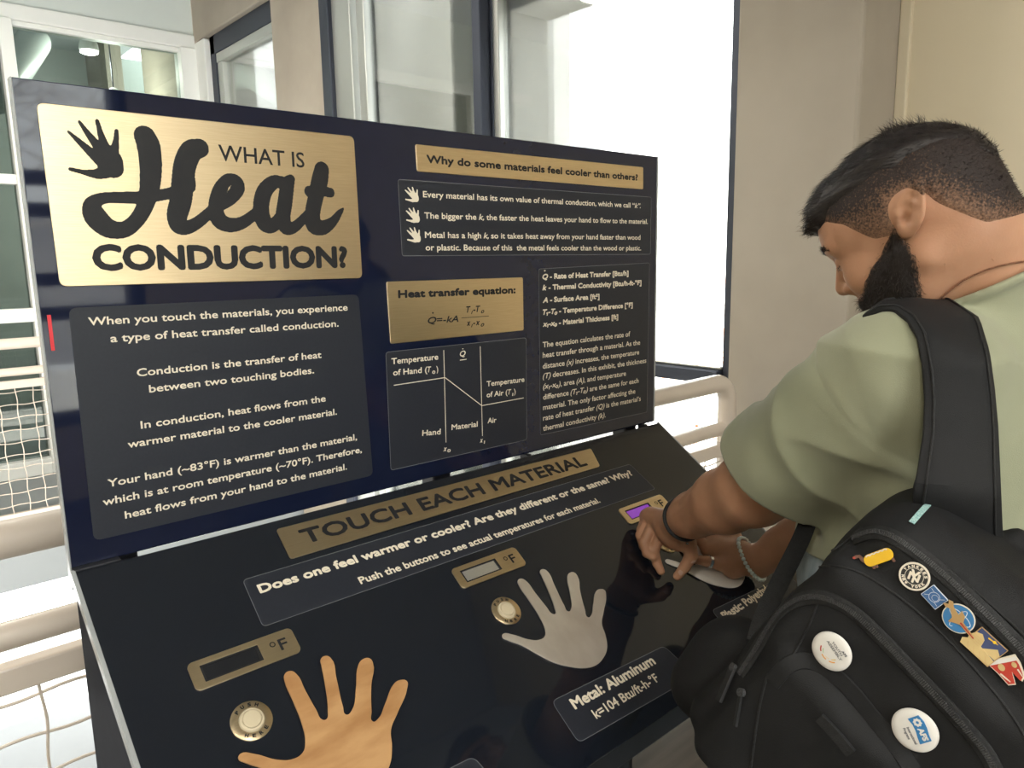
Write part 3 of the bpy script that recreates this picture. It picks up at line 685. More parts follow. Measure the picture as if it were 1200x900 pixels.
put_text(o, 'x', c5(387, 217), c5(398, 216), 0.0115, 0.0004, zz, ('x',)); put_text(o, '1', c5(400, 221), c5(405, 221), 0.006, 0.0003, zz, ('1',)); put_text(o, '-', c5(407, 216), c5(413, 215), 0.0115, 0.0004, zz)
put_text(o, 'x', c5(415, 215), c5(427, 214), 0.0115, 0.0004, zz, ('x',)); put_text(o, '0', c5(430, 219), c5(441, 218), 0.006, 0.0003, zz, ('0',))
rule(o, c5(370, 192), c5(455, 186), 0.0005, zz); flat_build(o, 'formula', M_INK, q, PANEL_M)
# --- graph
g = plaque('graph_panel', [c5(137, 298), c5(573, 253), c5(575, 570), c5(153, 665)], 0.006, 0.4 * mm, M_VINYL, PANEL_M, True)
z1 = 0.0007; o = MB()
for a, b_ in (((317, 292), (324, 578)), ((430, 280), (437, 558)), ((162, 401), (321, 377)), ((321, 377), (435, 464)), ((435, 464), (565, 440)), ((367, 323), (388, 320))): rule(o, c5(*a), c5(*b_), 0.0007, z1)
flat_build(o, 'graph_lines', M_CREAMTXT, g, PANEL_M)
o = MB()
for s_, x0, y0, x1, y1, it in (('Temperature', 155, 336, 300, 321, ()), ('of Hand (', 160, 371, 266, 361, ()), ('T', 267, 361, 278, 360, ('T',)), (')', 295, 359, 300, 358, ()), ('Temperature', 450, 405, 567, 390, ()), ('of Air (', 450, 439, 515, 430, ()),
        ('T', 516, 430, 526, 429, ('T',)), (')', 535, 428, 540, 427, ()), ('Hand', 250, 558, 307, 553, ()), ('Material', 341, 540, 422, 529, ()), ('Air', 453, 519, 480, 516, ()), ('x', 316, 606, 326, 605, ('x',)), ('x', 429, 579, 438, 578, ('x',)), ('Q', 367, 312, 385, 310, ('Q',))):
    put_text(o, s_, c5(x0, y0), c5(x1, y1), 0.0102, 0.00028, z1, it)
    if s_ in (')', 'Temperature', 'Hand', 'Material', 'Air', 'x', 'Q'): flat_build(o, 'lettering', M_CREAMTXT, g, PANEL_M); o = MB()
for s_, x0, y0, x1, y1 in (('0', 281, 366, 291, 365), ('1', 529, 434, 532, 434), ('0', 328, 609, 338, 608), ('1', 441, 582, 444, 582), ('.', 374, 289, 378, 289)): put_text(o, s_, c5(x0, y0), c5(x1, y1), 0.0058, 0.0003, z1)
flat_build(o, 'lettering', M_CREAMTXT, g, PANEL_M)
# --- definitions
dfn = plaque('text_panel', box4([(631, 315), (761, 308), (758, 483), (633, 510)]), 0.005, 0.4 * mm, M_VINYL, PANEL_M, True)
writing(dfn, 'lettering', M_CREAMTXT, PANEL_M, c5, [
    ('Q - Rate of Heat Transfer [Btu/h]', 623, 73, 890, 61, ('Q ',)), ('k - Thermal Conductivity [Btu/h-ft-°F]', 623, 107, 930, 90, ('k ',)), ('A - Surface Area [ft²]', 624, 146, 800, 133, ('A -',)),
    ('T₁-T₀ - Temperature Difference [°F]', 624, 183, 903, 159, ('T₁-T₀',)), ('x₁-x₀ - Material Thickness [ft]', 624, 220, 858, 196, ('x₁-x₀',)), ('.', 628, 48, 633, 48)], 0.0110, 0.0007, z1)
writing(dfn, 'lettering', M_CREAMTXT, PANEL_M, c5, [
    ('The equation calculates the rate of', 624, 284, 895, 249), ('heat transfer through a material. As the', 624, 316, 926, 275), ('distance (x) increases, the temperature', 624, 350, 923, 305, ('(x)',)),
    ('(T) decreases. In this exhibit, the thickness', 624, 381, 945, 331, ('(T)',)), ('(x₁-x₀), area (A), and temperature', 625, 413, 882, 371, ('(x₁-x₀)', '(A)')), ('difference (T₁-T₀) are the same for each', 625, 446, 921, 393, ('(T₁-T₀)',)),
    ('material. The only factor affecting the', 625, 478, 911, 426), ('rate of heat transfer (Q) is the material’s', 625, 511, 928, 449, ('(Q)',)), ('thermal conductivity (k).', 625, 543, 819, 500, ('(k)',))], 0.0110, 0.00025, z1)
# --- desk plates
tp = plaque('touch_plate', boxd([(323, 621), (692, 526), (703, 547), (340, 656)]), 0.006, TH, M_GOLD, DESK_M)
tp['label'] = 'long brass heading plate'
writing(tp, 'lettering', M_INK, DESK_M, D_(PX), [('TOUCH EACH MATERIAL', 357, 639, 689, 546)], 0.0275, 0.0013, TH + 0.0003)
dv = plaque('text_panel', boxd([(284, 680), (738, 544), (768, 573), (308, 735)]), 0.007, 0.4 * mm, M_VINYL, DESK_M, True)
writing(dv, 'lettering', M_CREAMTXT, DESK_M, D_(PX), [('Does one feel warmer or cooler? Are they different or the same? Why?', 305, 696, 742, 557)], 0.0148, 0.0009, z1)
writing(dv, 'lettering', M_CREAMTXT, DESK_M, D_(PX), [('Push the buttons to see actual temperatures for each material.', 423, 685, 704, 589)], 0.0125, 0.0005, z1)
al = plaque('text_panel', boxd([(646, 822), (778, 757), (815, 792), (678, 871)]), 0.010, 0.4 * mm, M_VINYL, DESK_M, True)
writing(al, 'lettering', M_CREAMTXT, DESK_M, D_(PX), [('Metal: Aluminum', 674, 832, 769, 778)], 0.0165, 0.0009, z1)
writing(al, 'lettering', M_CREAMTXT, DESK_M, D_(PX), [('k=104 Btu/ft-h-°F', 699, 843, 773, 798)], 0.0140, 0.0004, z1)
SHP = 0.3285 * S
def shift(c, n): return [(x + n * SHP, y) for x, y in c]
plq = [on_desk(*p) for p in [(646, 822), (778, 757), (815, 792), (678, 871)]]
pl = plaque('text_panel', shift(plq, 1), 0.010, 0.4 * mm, M_VINYL, DESK_M, True)
a = np.array(on_desk(851, 727)); writing(pl, 'lettering', M_CREAMTXT, DESK_M, lambda x, y: (a[0] + x, a[1] + y), [('Plastic: Polyethylene', 0, 0, 0.190, 0.006)], 0.0160, 0.0009, z1)
plaque('text_panel', shift(plq, -1), 0.010, 0.4 * mm, M_VINYL, DESK_M, True)
# --- hand plates
hand_o = [(500, 486), (530, 488), (580, 503), (612, 504), (630, 492), (630, 470), (612, 430), (580, 380), (550, 335), (546, 321), (556, 314), (572, 322), (600, 358), (635, 402), (654, 424), (662, 423), (660, 405), (640, 350), (620, 305), (615, 292), (623, 285), (637, 291), (660, 335), (690, 397), (702, 416),
          (711, 408), (708, 360), (700, 308), (706, 297), (720, 295), (731, 306), (740, 355), (755, 412), (763, 434), (772, 430), (780, 395), (788, 355), (799, 347), (815, 350), (820, 365), (812, 420), (807, 455), (818, 490), (823, 530), (812, 560), (790, 582), (755, 592), (710, 588), (660, 575), (610, 550), (560, 522), (515, 505), (499, 496)]
hp = [on_desk(*C8(*p)) for p in hand_o]
for n, m, nm in ((-1, M_WOOD, 'pale wooden hand plate'), (0, M_ALU, 'brushed aluminium hand plate'), (1, M_PLAST, 'white plastic hand plate')):
    o = link('hand_plate', plate_mesh([shift(hp, n)], 2.2 * mm, 0.5 * mm, smooth_spline=(0,)), m, kio); o.data.transform(DESK_M); smooth_mesh(o.data, 35); o['label'] = nm
    cen = np.mean(shift(hp, n), 0); 
    rec = [tuple(cen + (np.array(p) - cen) * 1.0) for p in shift(hp, n)]
    o2 = link('gap_shadow', plate_mesh([rec], 0.8 * mm, smooth_spline=(0,)), M_INK, o); o2.data.transform(DESK_M)
    # dark sheet paints the shadow in the gap, a little wider than the plate
    V = np.zeros(len(o2.data.vertices) * 3); o2.data.vertices.foreach_get('co', V)
    bm = bmesh.new(); bm.from_mesh(o2.data); bm.normal_update()
    for v in bm.verts:
        nn = v.normal - Vector(DN) * v.normal.dot(Vector(DN))
        if nn.length > 0.2: v.co += nn.normalized() * 0.0021
    bm.to_mesh(o2.data); bm.free()
# --- displays and buttons
bz = [np.array(on_desk(*p)) for p in [(219, 776), (340, 738), (352, 765), (231, 812)]]
bzc = sum(bz) / 4; bzc = np.array([(0.0727 + 0.1815) / 2 * S, -(0.1573 + 0.1890) / 2 * S]); hx, hy = 0.0557 * S, 0.0160 * S
for n, m, lab in ((-1, M_LCD, 'dark display window'), (0, M_LCDW, 'bright mirroring display window'), (1, M_LCDV, 'lit violet display window')):
    cx = bzc[0] + (n + 1) * 0.3315 * S; cy = bzc[1]
    out = rrect(cx - hx, cy - hy, cx + hx, cy + hy, 0.0075); wx0, wx1, wy0, wy1 = cx - hx + 0.0135, cx - hx + 0.0135 + 0.0735, cy - 0.0115, cy + 0.0115
    o = link('display_plate', plate_mesh([out, rrect(wx0, wy0, wx1, wy1, 0.001)], 2.2 * mm, 0.3 * mm), M_GOLD, kio); o.data.transform(DESK_M)
    o2 = MB().box((wx0 + 0.0003, wy0 + 0.0003, 0.0002), (wx1 - 0.0003, wy1 - 0.0003, 0.0006)).build('screen', m, o); o2.data.transform(DESK_M); o2['label'] = lab
    fr_ = MB()
    for lo, hi in (((wx0, wy0), (wx1, wy0 + 0.0022)), ((wx0, wy1 - 0.0022), (wx1, wy1)), ((wx0, wy0), (wx0 + 0.0025, wy1)), ((wx1 - 0.004, wy0), (wx1, wy1))): fr_.box((lo[0], lo[1], 0.0006), (hi[0], hi[1], 0.0016))
    o3 = fr_.build('screen_frame', M_INK, o); o3.data.transform(DESK_M)
    mb = MB(); put_text(mb, 'F', (cx + hx - 0.0240, cy - 0.0085), (cx + hx - 0.0130, cy - 0.0085), 0.0165, 0.0004, 0.0025)
    ring = [(cx + hx - 0.0315 + 0.0032 * cos(t_), cy + 0.0040 + 0.0032 * sin(t_), 0.0007) for t_ in np.linspace(0, 2 * pi, 25)]
    strokes(mb, [ring], 0.0025, 1, 6); flat_build(mb, 'lettering', M_INK, o, DESK_M)
btn = np.array(on_desk(592.5, 716)); btn = np.array([0.4402 * S, -0.2377 * S])
for n in (-1, 0, 1):
    cx = btn[0] + n * 0.3325 * S; cy = btn[1]; T_ = DESK_M @ Matrix.Translation((cx, cy, 0))
    o = MB().lathe([(0.0245, 0.0), (0.0245, 0.0016), (0.0240, 0.0020), (0.0150, 0.0020), (0.0150, 0.0004)], 56, T_).build('push_button', M_GOLD, kio, True)
    o1 = MB().lathe([(0.0152, 0.0004), (0.0152, 0.0024), (0.0140, 0.0044), (0.0115, 0.0050), (0.0112, 0.0036)], 48, T_).build('button_collar', M_BTN, o, True)
    o2 = MB().lathe([(0.0110, 0.001), (0.0110, 0.0058), (0.0100, 0.0068), (0.0060, 0.0071), (0.0001, 0.0072)], 40, T_).build('button_cap', M_BTN, o, True)
    mb = MB()
    for word, a0, a1, flip in (('PUSH', 128, 52, 1), ('HERE', -128, -52, -1)):
        for k, ch in enumerate(word):
            a = radians(a0 + (a1 - a0) * k / 3); R_ = 0.0173 if flip > 0 else 0.0217; c = np.array([cx + R_ * cos(a), cy + R_ * sin(a)]); tdir = np.array([sin(a), -cos(a)]) * flip
            put_text(mb, ch, c - tdir * 0.0021, c + tdir * 0.0021, 0.0046, 0.00035, 0.0023)
    flat_build(mb, 'lettering', M_INK, o, DESK_M)
# ================================================================== the man
def skin_mat():
    m = mat('skin', (0.47, 0.245, 0.145), 0.5, noise=(22, (0.56, 0.305, 0.19), 0.3, 0.72), bump=(420, 0.12), sss=0.12, spec=0.45)
    return m
M_SKIN = skin_mat()
M_HAIR = mat('dark_hair', (0.016, 0.013, 0.013), 0.42, noise=(120, (0.035, 0.028, 0.026), 0.35, 0.7), spec=0.28)
def fade_mat(name, hair, skin, sc):
    """cropped hair: its colour gives way to skin where the hair is cut shorter (density stored on the mesh)"""
    m = mat(name, hair, 0.65, bump=(500, 0.4), spec=0.25); N = m.node_tree.nodes; L = m.node_tree.links
    a = N.new('ShaderNodeAttribute'); a.attribute_name = 'hair_density'; t = N.new('ShaderNodeTexNoise'); t.inputs['Scale'].default_value = sc; t.inputs['Detail'].default_value = 3
    tc = N.new('ShaderNodeTexCoord'); L.new(tc.outputs['Object'], t.inputs['Vector'])
    ma = N.new('ShaderNodeMath'); ma.operation = 'MULTIPLY_ADD'; ma.inputs[1].default_value = 1.5; ma.inputs[2].default_value = -0.75; L.new(t.outputs[0], ma.inputs[0])
    ad = N.new('ShaderNodeMath'); ad.operation = 'ADD'; ad.use_clamp = True; L.new(a.outputs['Fac'], ad.inputs[0]); L.new(ma.outputs[0], ad.inputs[1])
    mx = N.new('ShaderNodeMix'); mx.data_type = 'RGBA'; mx.inputs[6].default_value = (*skin, 1); mx.inputs[7].default_value = (*hair, 1)
    L.new(ad.outputs[0], mx.inputs[0]); L.new(mx.outputs[2], N['Principled BSDF'].inputs['Base Color']); return m
M_FADE = fade_mat('cropped_hair', (0.030, 0.022, 0.020), (0.42, 0.235, 0.145), 420)
M_BEARD = mat('beard_hair', (0.022, 0.016, 0.014), 0.55, noise=(150, (0.055, 0.036, 0.028), 0.35, 0.7), spec=0.3)
M_SHIRT = mat('sage_cotton', (0.305, 0.32, 0.215), 0.85, noise=(9, (0.35, 0.36, 0.25), 0.3, 0.7), bump=(900, 0.25), spec=0.15, sheen=0.25)
M_JEANS = mat('washed_denim', (0.26, 0.33, 0.38), 0.85, noise=(60, (0.40, 0.47, 0.51), 0.35, 0.65, (1, 1, 0.3)), bump=(900, 0.3), spec=0.15)
M_SHOE = mat('dark_shoe', (0.03, 0.03, 0.035), 0.6, noise=(20, (0.045, 0.045, 0.05), 0.3, 0.7))
man = thing('person', 'bearded man in a sage green t-shirt with a backpack, leaning over the exhibit', 'person', (0.98, -0.66, 0))
W3 = lambda *q: at(*q)
# head frame: x forward, y to his left (the camera's side), z up
Vh = ray(1078, 250); Rh = unit(np.cross(Vh, UP)); Uh = np.cross(Rh, Vh)
PIT, YAW, ROL = radians(31), radians(17), radians(5)
fi = -cos(PIT) * Rh - sin(PIT) * Uh; ui = -sin(PIT) * Rh + cos(PIT) * Uh
HF = cos(YAW) * fi + sin(YAW) * Vh
HU = unit(cos(ROL) * ui + sin(ROL) * Vh); HU = unit(HU - HF * (HU @ HF)); HL = np.cross(HU, HF)
HC = at(1070, 258, 0.885)
HM = np.array([HF, HL, HU])
to_head = lambda p: (p - HC) @ HM.T
hp3 = lambda f, l, u: HC + f * HF + l * HL + u * HU
ea = radians(40)                              # the ear leans back
EAR_M = np.array([[cos(ea), 0, sin(ea)], [0, 1, 0], [-sin(ea), 0, cos(ea)]])
EAR_M = np.array([[1, 0.0, 0], [0, 1, 0], [0, 0, 1]]) @ EAR_M
def f_head(p):
    q = to_head(p); q[:, 1] = np.abs(q[:, 1])
    d = ell(q, (-0.004, 0, 0.022), (0.099, 0.077, 0.076))
    d = smin(d, ell(q, (0.040, 0, 0.026), (0.058, 0.062, 0.054)), 0.02)
    d = smin(d, ell(q, (0.042, 0, -0.035), (0.050, 0.057, 0.062)), 0.025)
    d = smin(d, ell(q, (0.056, 0.036, -0.030), (0.032, 0.026, 0.028)), 0.018)
    d = smin(d, cone(q, (-0.005, 0.052, -0.045), (0.066, 0.020, -0.092), 0.020, 0.018), 0.022)
    d = smin(d, ell(q, (0.080, 0, -0.094), (0.020, 0.024, 0.019)), 0.018)
    d = smin(d, ell(q, (0.025, 0, -0.075), (0.055, 0.050, 0.030)), 0.025)
    d = smin(d, cone(q, (0.089, 0.008, 0.019), (0.074, 0.046, 0.021), 0.010, 0.009), 0.012)
    d = smax(d, -ell(q, (0.097, 0.033, 0.000), (0.016, 0.017, 0.011)), 0.012)
    d = smin(d, ell(q, (0.077, 0.032, -0.001), (0.0135, 0.015, 0.0125)), 0.004)
    d = smax(d, -cone(q, (0.0905, 0.021, -0.0035), (0.083, 0.046, -0.0035), 0.0013, 0.0013), 0.0012)
    d = smin(d, cone(q, (0.090, 0, 0.010), (0.112, 0, -0.026), 0.0075, 0.0105), 0.009)
    d = smin(d, ell(q, (0.098, 0.011, -0.032), (0.012, 0.0085, 0.0085)), 0.006)
    d = smax(d, -ell(q, (0.104, 0.0065, -0.0405), (0.006, 0.0035, 0.005)), 0.003)
    d = smin(d, ell(q, (0.088, 0, -0.052), (0.014, 0.022, 0.014)), 0.012)
    d = smin(d, cone(q, (0.1005, 0, -0.0575), (0.086, 0.023, -0.062), 0.0052, 0.003), 0.005)
    d = smin(d, cone(q, (0.0985, 0, -0.0690), (0.085, 0.021, -0.0655), 0.0060, 0.003), 0.005)
    d = smax(d, -cone(q, (0.105, 0, -0.0635), (0.089, 0.024, -0.0640), 0.0010, 0.0008), 0.002)
    # ear
    e = (q - np.array([-0.026, 0.075, 0.003])) @ EAR_M.T / 0.9
    e2 = e.copy(); e2[:, 1] -= np.clip(-e[:, 0], 0, 0.03) * 0.45
    ear = ell(e2, (-0.001, 0, 0.003), (0.0185, 0.0068, 0.0325))
    ear = smin(ear, ell(e2, (0.001, -0.001, -0.022), (0.010, 0.006, 0.011)), 0.006)
    ear = smax(ear, -ell(e2, (0.0005, 0.0062, 0.007), (0.0120, 0.0052, 0.0230)), 0.003)
    ear = smin(ear, cone(e2, (-0.008, 0.001, -0.014), (-0.006, 0.001, 0.012), 0.0032, 0.0028), 0.004)
    ear = smin(ear, cone(e2, (-0.006, 0.001, 0.010), (0.004, 0.001, 0.015), 0.0028, 0.0026), 0.004)
    ear = smax(ear, -ell(e2, (0.005, 0.004, -0.006), (0.0055, 0.0085, 0.0075)), 0.002)
    ear = smin(ear, ell(e2, (0.0125, 0.001, -0.004), (0.0045, 0.0045, 0.007)), 0.004)
    return smin(d, ear * 0.9, 0.006)
NECK0, NECK1 = hp3(-0.030, 0, -0.040), at(1158, 372, 0.925)
def f_neck(p):
    d = cone(p, NECK0, NECK1, 0.058, 0.069)
    return smin(d, cone(p, hp3(-0.055, 0, -0.02), at(1185, 345, 0.925), 0.040, 0.060), 0.03)
LS, LE, LW = at(1050, 440, 0.86), at(884, 572, 1.085), at(797, 610, 1.300)
RS, RE, RW_ = np.array([1.07, -0.71, 1.42]), np.array([1.13, -0.55, 1.17]), at(887, 661, 1.415) + DN * 0.005
def f_skin(p): return smin(f_neck(p), f_head(p), 0.022)
def f_arms(p):
    d = chain(p, [LS, LS + (LE - LS) * 0.55, LE, LE + (LW - LE) * 0.35, LE + (LW - LE) * 0.8, LW], [0.066, 0.058, 0.054, 0.0495, 0.0370, 0.0315], 0.014)
    e = chain(p, [RS, RE, RE + (RW_ - RE) * 0.35, RE + (RW_ - RE) * 0.8, RW_], [0.062, 0.050, 0.047, 0.034, 0.029], 0.010)
    return np.minimum(d, e)
def f_torso(p, g=0.0):
    d = ell(p, (0.90, -0.735, 1.30), (0.185 + g, 0.125 + g, 0.20 + g))
    d = smin(d, ell(p, (0.955, -0.675, 1.10), (0.180 + g, 0.150 + g, 0.17 + g)), 0.06)
    d = smin(d, cone(p, (0.75, -0.740, 1.385), (1.05, -0.745, 1.39), 0.060 + g, 0.062 + g), 0.05)
    d = smin(d, cone(p, (0.89, -0.765, 1.42), NECK1 + unit(NECK0 - NECK1) * 0.012 + UP * -0.012, 0.070 + g, 0.060 + g), 0.05)
    d = smin(d, cone(p, (0.93, -0.80, 1.40), at(1192, 352, 0.92), 0.075 + g, 0.052 + g), 0.04)
    return d
# left hand: every finger is a chain of joints (frame position and depth)
LH = {'palm': [(795, 612, 1.305), (786, 618, 1.338), (776, 613, 1.372)], 'heel': [(800, 620, 1.312), (797, 632, 1.330), (787, 634, 1.350)],
      'index': [(780, 616, 1.366), (766, 645, 1.362), (770, 660, 1.354), (774.5, 669.5, 1.344)], 'middle': [(770, 607, 1.382), (755, 636, 1.371), (758, 648, 1.360), (766, 653, 1.350)],
      'ring': [(763, 604, 1.398), (750.5, 627, 1.387), (754, 640, 1.374), (762, 645, 1.362)], 'pinky': [(758, 605, 1.412), (751, 621, 1.402), (755, 631, 1.389), (762, 636, 1.376)],
      'thumb': [(806, 630, 1.318), (810, 651, 1.327), (803, 664, 1.333), (794, 675, 1.338)]}
RH = {'palm': [(884, 660, 1.418), (858, 653, 1.430), (836, 646, 1.432)], 'heel': [(872, 664, 1.412), (856, 668, 1.412), (846, 664, 1.415)],
      'index': [(827, 648, 1.424), (815, 634, 1.435), (808, 622, 1.447), (802, 612, 1.459)], 'middle': [(833, 640, 1.440), (822, 622, 1.458), (816, 609, 1.473), (811, 598, 1.486)],
      'ring': [(843, 633, 1.455), (836, 616, 1.476), (832, 604, 1.490), (829, 594, 1.502)], 'pinky': [(857, 631, 1.468), (856, 617, 1.488), (855, 608, 1.499), (854, 600, 1.508)],
      'thumb': [(858, 667, 1.408), (840, 665, 1.404), (824, 661, 1.398), (810, 659, 1.396)]}
RAD = {'palm': (0.026, 0.027, 0.021), 'heel': (0.020, 0.019, 0.015), 'index': (0.0105, 0.0092, 0.0082, 0.0070), 'middle': (0.0108, 0.0094, 0.0083, 0.0071), 'ring': (0.0102, 0.0088, 0.0078, 0.0068), 'pinky': (0.0092, 0.0078, 0.0068, 0.0060), 'thumb': (0.0150, 0.0118, 0.0100, 0.0082)}
def hand_pts(H): return {k: [at(*q) for q in v] for k, v in H.items()}
LHP, RHP = hand_pts(LH), {k: [q + DN * 0.0095 for q in v] for k, v in hand_pts(RH).items()}
def f_hand(p, H, wr):
    d = chain(p, H['palm'], RAD['palm'], 0.012)
    kn = [H[k][0] for k in ('index', 'middle', 'ring', 'pinky')]
    d = smin(d, chain(p, kn, (0.0125, 0.0130, 0.0125, 0.0115), 0.010), 0.012)
    for k, r in (('index', 0.013), ('middle', 0.014), ('ring', 0.0135), ('pinky', 0.013)):
        d = smin(d, cone(p, wr + (H['palm'][1] - wr) * 0.5, H[k][0], 0.017, r - 0.001), 0.010)
    d = smin(d, chain(p, H['heel'], RAD['heel'], 0.012), 0.014)
    for k in ('index', 'middle', 'ring', 'pinky'):
        d = smin(d, chain(p, H[k], [r * 1.05 for r in RAD[k]], 0.0025), 0.0035)
    d = smin(d, chain(p, H['thumb'], RAD['thumb'], 0.003), 0.006)
    return d
def near(p, c, R, f):
    """value of f only inside a ball, a safe lower bound outside"""
    r = np.linalg.norm(p - c, axis=1); out = np.maximum(r - R * 0.8, 0.02); k = r < R
    if k.any(): out[k] = f(p[k])
    return out
LHC, RHC = at(780, 635, 1.35), at(840, 635, 1.45)
def f_body(p):
    d = smin(f_torso(p, -0.012), f_arms(p), 0.03)
    d = smin(d, near(p, (NECK0 + NECK1) / 2, 0.30, f_neck), 0.03)
    d = smin(d, near(p, hp3(0, 0, -0.005), 0.21, f_head), 0.022)
    d = smin(d, near(p, LHC, 0.16, lambda q: f_hand(q, LHP, LW)), 0.012)
    d = smin(d, near(p, RHC, 0.16, lambda q: f_hand(q, RHP, RW_)), 0.012)
    return d
body_me = iso_mesh('body', f_body, (0.55, -1.0, 0.90), (1.30, -0.12, 1.78), 0.0022, relax=1)
def man_part(name, me, m, parent=None):
    if parent is None: me.transform(Matrix.Translation((-0.98, 0.66, 0)))
    return link(name, me, m, parent or man)
def bvh_of(me):
    v = np.zeros(len(me.vertices) * 3); me.vertices.foreach_get('co', v); return BVHTree.FromPolygons([Vector(q) for q in v.reshape(-1, 3)], [tuple(p.vertices) for p in me.polygons])
def hit(bv, px, py, lift=0.0):
    """point of a surface met from the photograph's standpoint, lifted along its normal"""
    r = bv.ray_cast(Vector(CAM), Vector(ray(px, py)))
    if r[0] is None: return None, None
    n = np.array(r[1]); 
    if n @ ray(px, py) > 0: n = -n
    return np.array(r[0]) + n * lift, n
def near_on(bv, P, lift=0.0):
    q = bv.find_nearest(Vector(P)); n = np.array(q[1])
    return np.array(q[0]) + n * lift, n
body_bvh = bvh_of(body_me)
body = man_part('body', body_me, M_SKIN)

# hair ------------------------------------------------------------------
def sstep(x, a, b): t = np.clip((x - a) / (b - a), 0, 1); return t * t * (3 - 2 * t)
def top_line(f): return np.interp(f, [-0.130, -0.112, -0.098, -0.070, -0.015, 0.045, 0.085, 0.10], [-0.085, -0.045, 0.010, 0.036, 0.050, 0.050, 0.045, 0.040])
def fade_line(f):     # lower limit of the cropped sides
    return np.interp(f, [-0.130, -0.105, -0.072, -0.052, -0.038, -0.012, -0.004, 0.022, 0.042, 0.062, 0.10], [-0.078, -0.070, -0.055, -0.016, 0.020, 0.016, -0.018, -0.008, 0.026, 0.042, 0.048])
def strands(mb, me, n, length, comb, lift, rad, seed, keep=None, jit=0.35):
    rg = np.random.default_rng(seed); v = np.zeros(len(me.vertices) * 3); me.vertices.foreach_get('co', v); v = v.reshape(-1, 3)
    nv = np.zeros(len(me.vertices) * 3); me.vertices.foreach_get('normal', nv); nv = nv.reshape(-1, 3)
    idx = np.arange(len(v)); 
    if keep is not None: idx = idx[keep(v)]
    if not len(idx): return
    for i in rg.choice(idx, n):
        p = v[i] + rg.normal(size=3) * 0.0008; nn = nv[i]; c = comb(v[i]); c = c - nn * (c @ nn); L = length(v[i]) * rg.uniform(0.6, 1.15)
        d = unit(c * (1 - lift) + nn * lift + rg.normal(size=3) * jit * 0.5); e = unit(d * 0.8 + c * 0.35 + rg.normal(size=3) * jit * 0.25)
        s = unit(np.cross(d, nn) + 1e-6); m_ = p + d * L * 0.5; t = m_ + e * L * 0.5; r = rad * rg.uniform(0.7, 1.2); w = np.cross(d, s) * r * 0.6
        mb.add([p - nn * 0.001 + s * r, p - nn * 0.001 - s * r, p - nn * 0.001 + w, m_ + s * r * 0.8, m_ - s * r * 0.8, m_ + w * 0.8, t], [(0, 1, 4, 3), (1, 2, 5, 4), (2, 0, 3, 5), (3, 4, 6), (4, 5, 6), (5, 3, 6)])
def f_hair(p):
    q = to_head(p); d = f_skin(p)
    m = q[:, 2] - top_line(q[:, 0]); front = sstep(q[:, 0], 0.03, 0.085)
    th = -0.004 + 0.0125 * sstep(m, -0.006, 0.034) + 0.007 * front * sstep(m, -0.01, 0.02)
    th = np.where(q[:, 0] > 0.088, np.minimum(th, 0.012 - 0.6 * np.maximum(0.052 - q[:, 2], 0)), th)
    th = th - 0.005 * sstep(-q[:, 0], 0.035, 0.085)
    return d - th - 0.0014 * wob(q * np.array([0.5, 1, 0.7]), 230, 4) * (th > 0)
def f_fade(p):
    q = to_head(p); d = f_skin(p)
    m = q[:, 2] - fade_line(q[:, 0]); ear = np.linalg.norm((q - np.array([-0.027, 0.078, 0.000])) * np.array([1, 0.7, 0.8]), axis=1)
    th = np.minimum(-0.0026 + 0.0046 * sstep(m, -0.010, 0.022), (ear - 0.023) * 0.25)
    return d - th
hb = (HC - 0.17, HC + 0.17)
hair_me = iso_mesh('hair', f_hair, *hb, 0.0025); fade_me = iso_mesh('hair', f_fade, *hb, 0.0025)
skin_d = lambda v: f_skin(v.copy())
mb = MB()
comb_top = lambda p: HF * 0.85 + HU * 0.12 + HL * 0.1 * np.sign((p - HC) @ HL)
strands(mb, hair_me, 7000, lambda p: 0.015 - 0.008 * min(max(-((p - HC) @ HF) / 0.09, 0), 1), comb_top, 0.12, 0.00036, 3, lambda v: skin_d(v) > 0.0015, 0.30)
strands(mb, hair_me, 260, lambda p: 0.016, lambda p: HF * 0.6 + HU, 0.50, 0.0003, 8, lambda v: ((v - HC) @ HU > 0.085) & ((v - HC) @ HF < -0.03) & ((v - HC) @ HF > -0.075), 0.6)
v = np.zeros(len(hair_me.vertices) * 3); hair_me.vertices.foreach_get('co', v); mb.add(v.reshape(-1, 3), [tuple(p.vertices) for p in hair_me.polygons])
o = mb.build('hair', M_HAIR, smooth=True); o.data.transform(Matrix.Translation((-0.98, 0.66, 0))); o.parent = man; o['label'] = 'short black hair on top'
def density(me, fn):
    v = np.zeros(len(me.vertices) * 3); me.vertices.foreach_get('co', v); a = me.attributes.new('hair_density', 'FLOAT', 'POINT'); a.data.foreach_set('value', fn(v.reshape(-1, 3)).astype(np.float32))
def fade_density(v):
    q = to_head(v); lo_, hi_ = fade_line(q[:, 0]), top_line(q[:, 0]); x = (q[:, 2] - lo_) / np.maximum(hi_ - lo_, 0.02)
    return np.clip(0.22 + 0.85 * np.clip(x, 0, 1) ** 0.8 + 0.5 * sstep(-q[:, 0], 0.06, 0.11), 0, 1.2)
mb = MB(); strands(mb, fade_me, 9000, lambda p: 0.0035, lambda p: -HU * 0.6 - HF * 0.5, 0.42, 0.00028, 5, lambda v: skin_d(v) > 0.0004, 0.4)
v = np.zeros(len(fade_me.vertices) * 3); fade_me.vertices.foreach_get('co', v); mb.add(v.reshape(-1, 3), [tuple(p.vertices) for p in fade_me.polygons])
o = mb.build('cropped_hair', M_FADE, smooth=True); density(o.data, fade_density); o.data.transform(Matrix.Translation((-0.98, 0.66, 0))); o.parent = man; o['label'] = 'cropped brown hair at the side of the head'
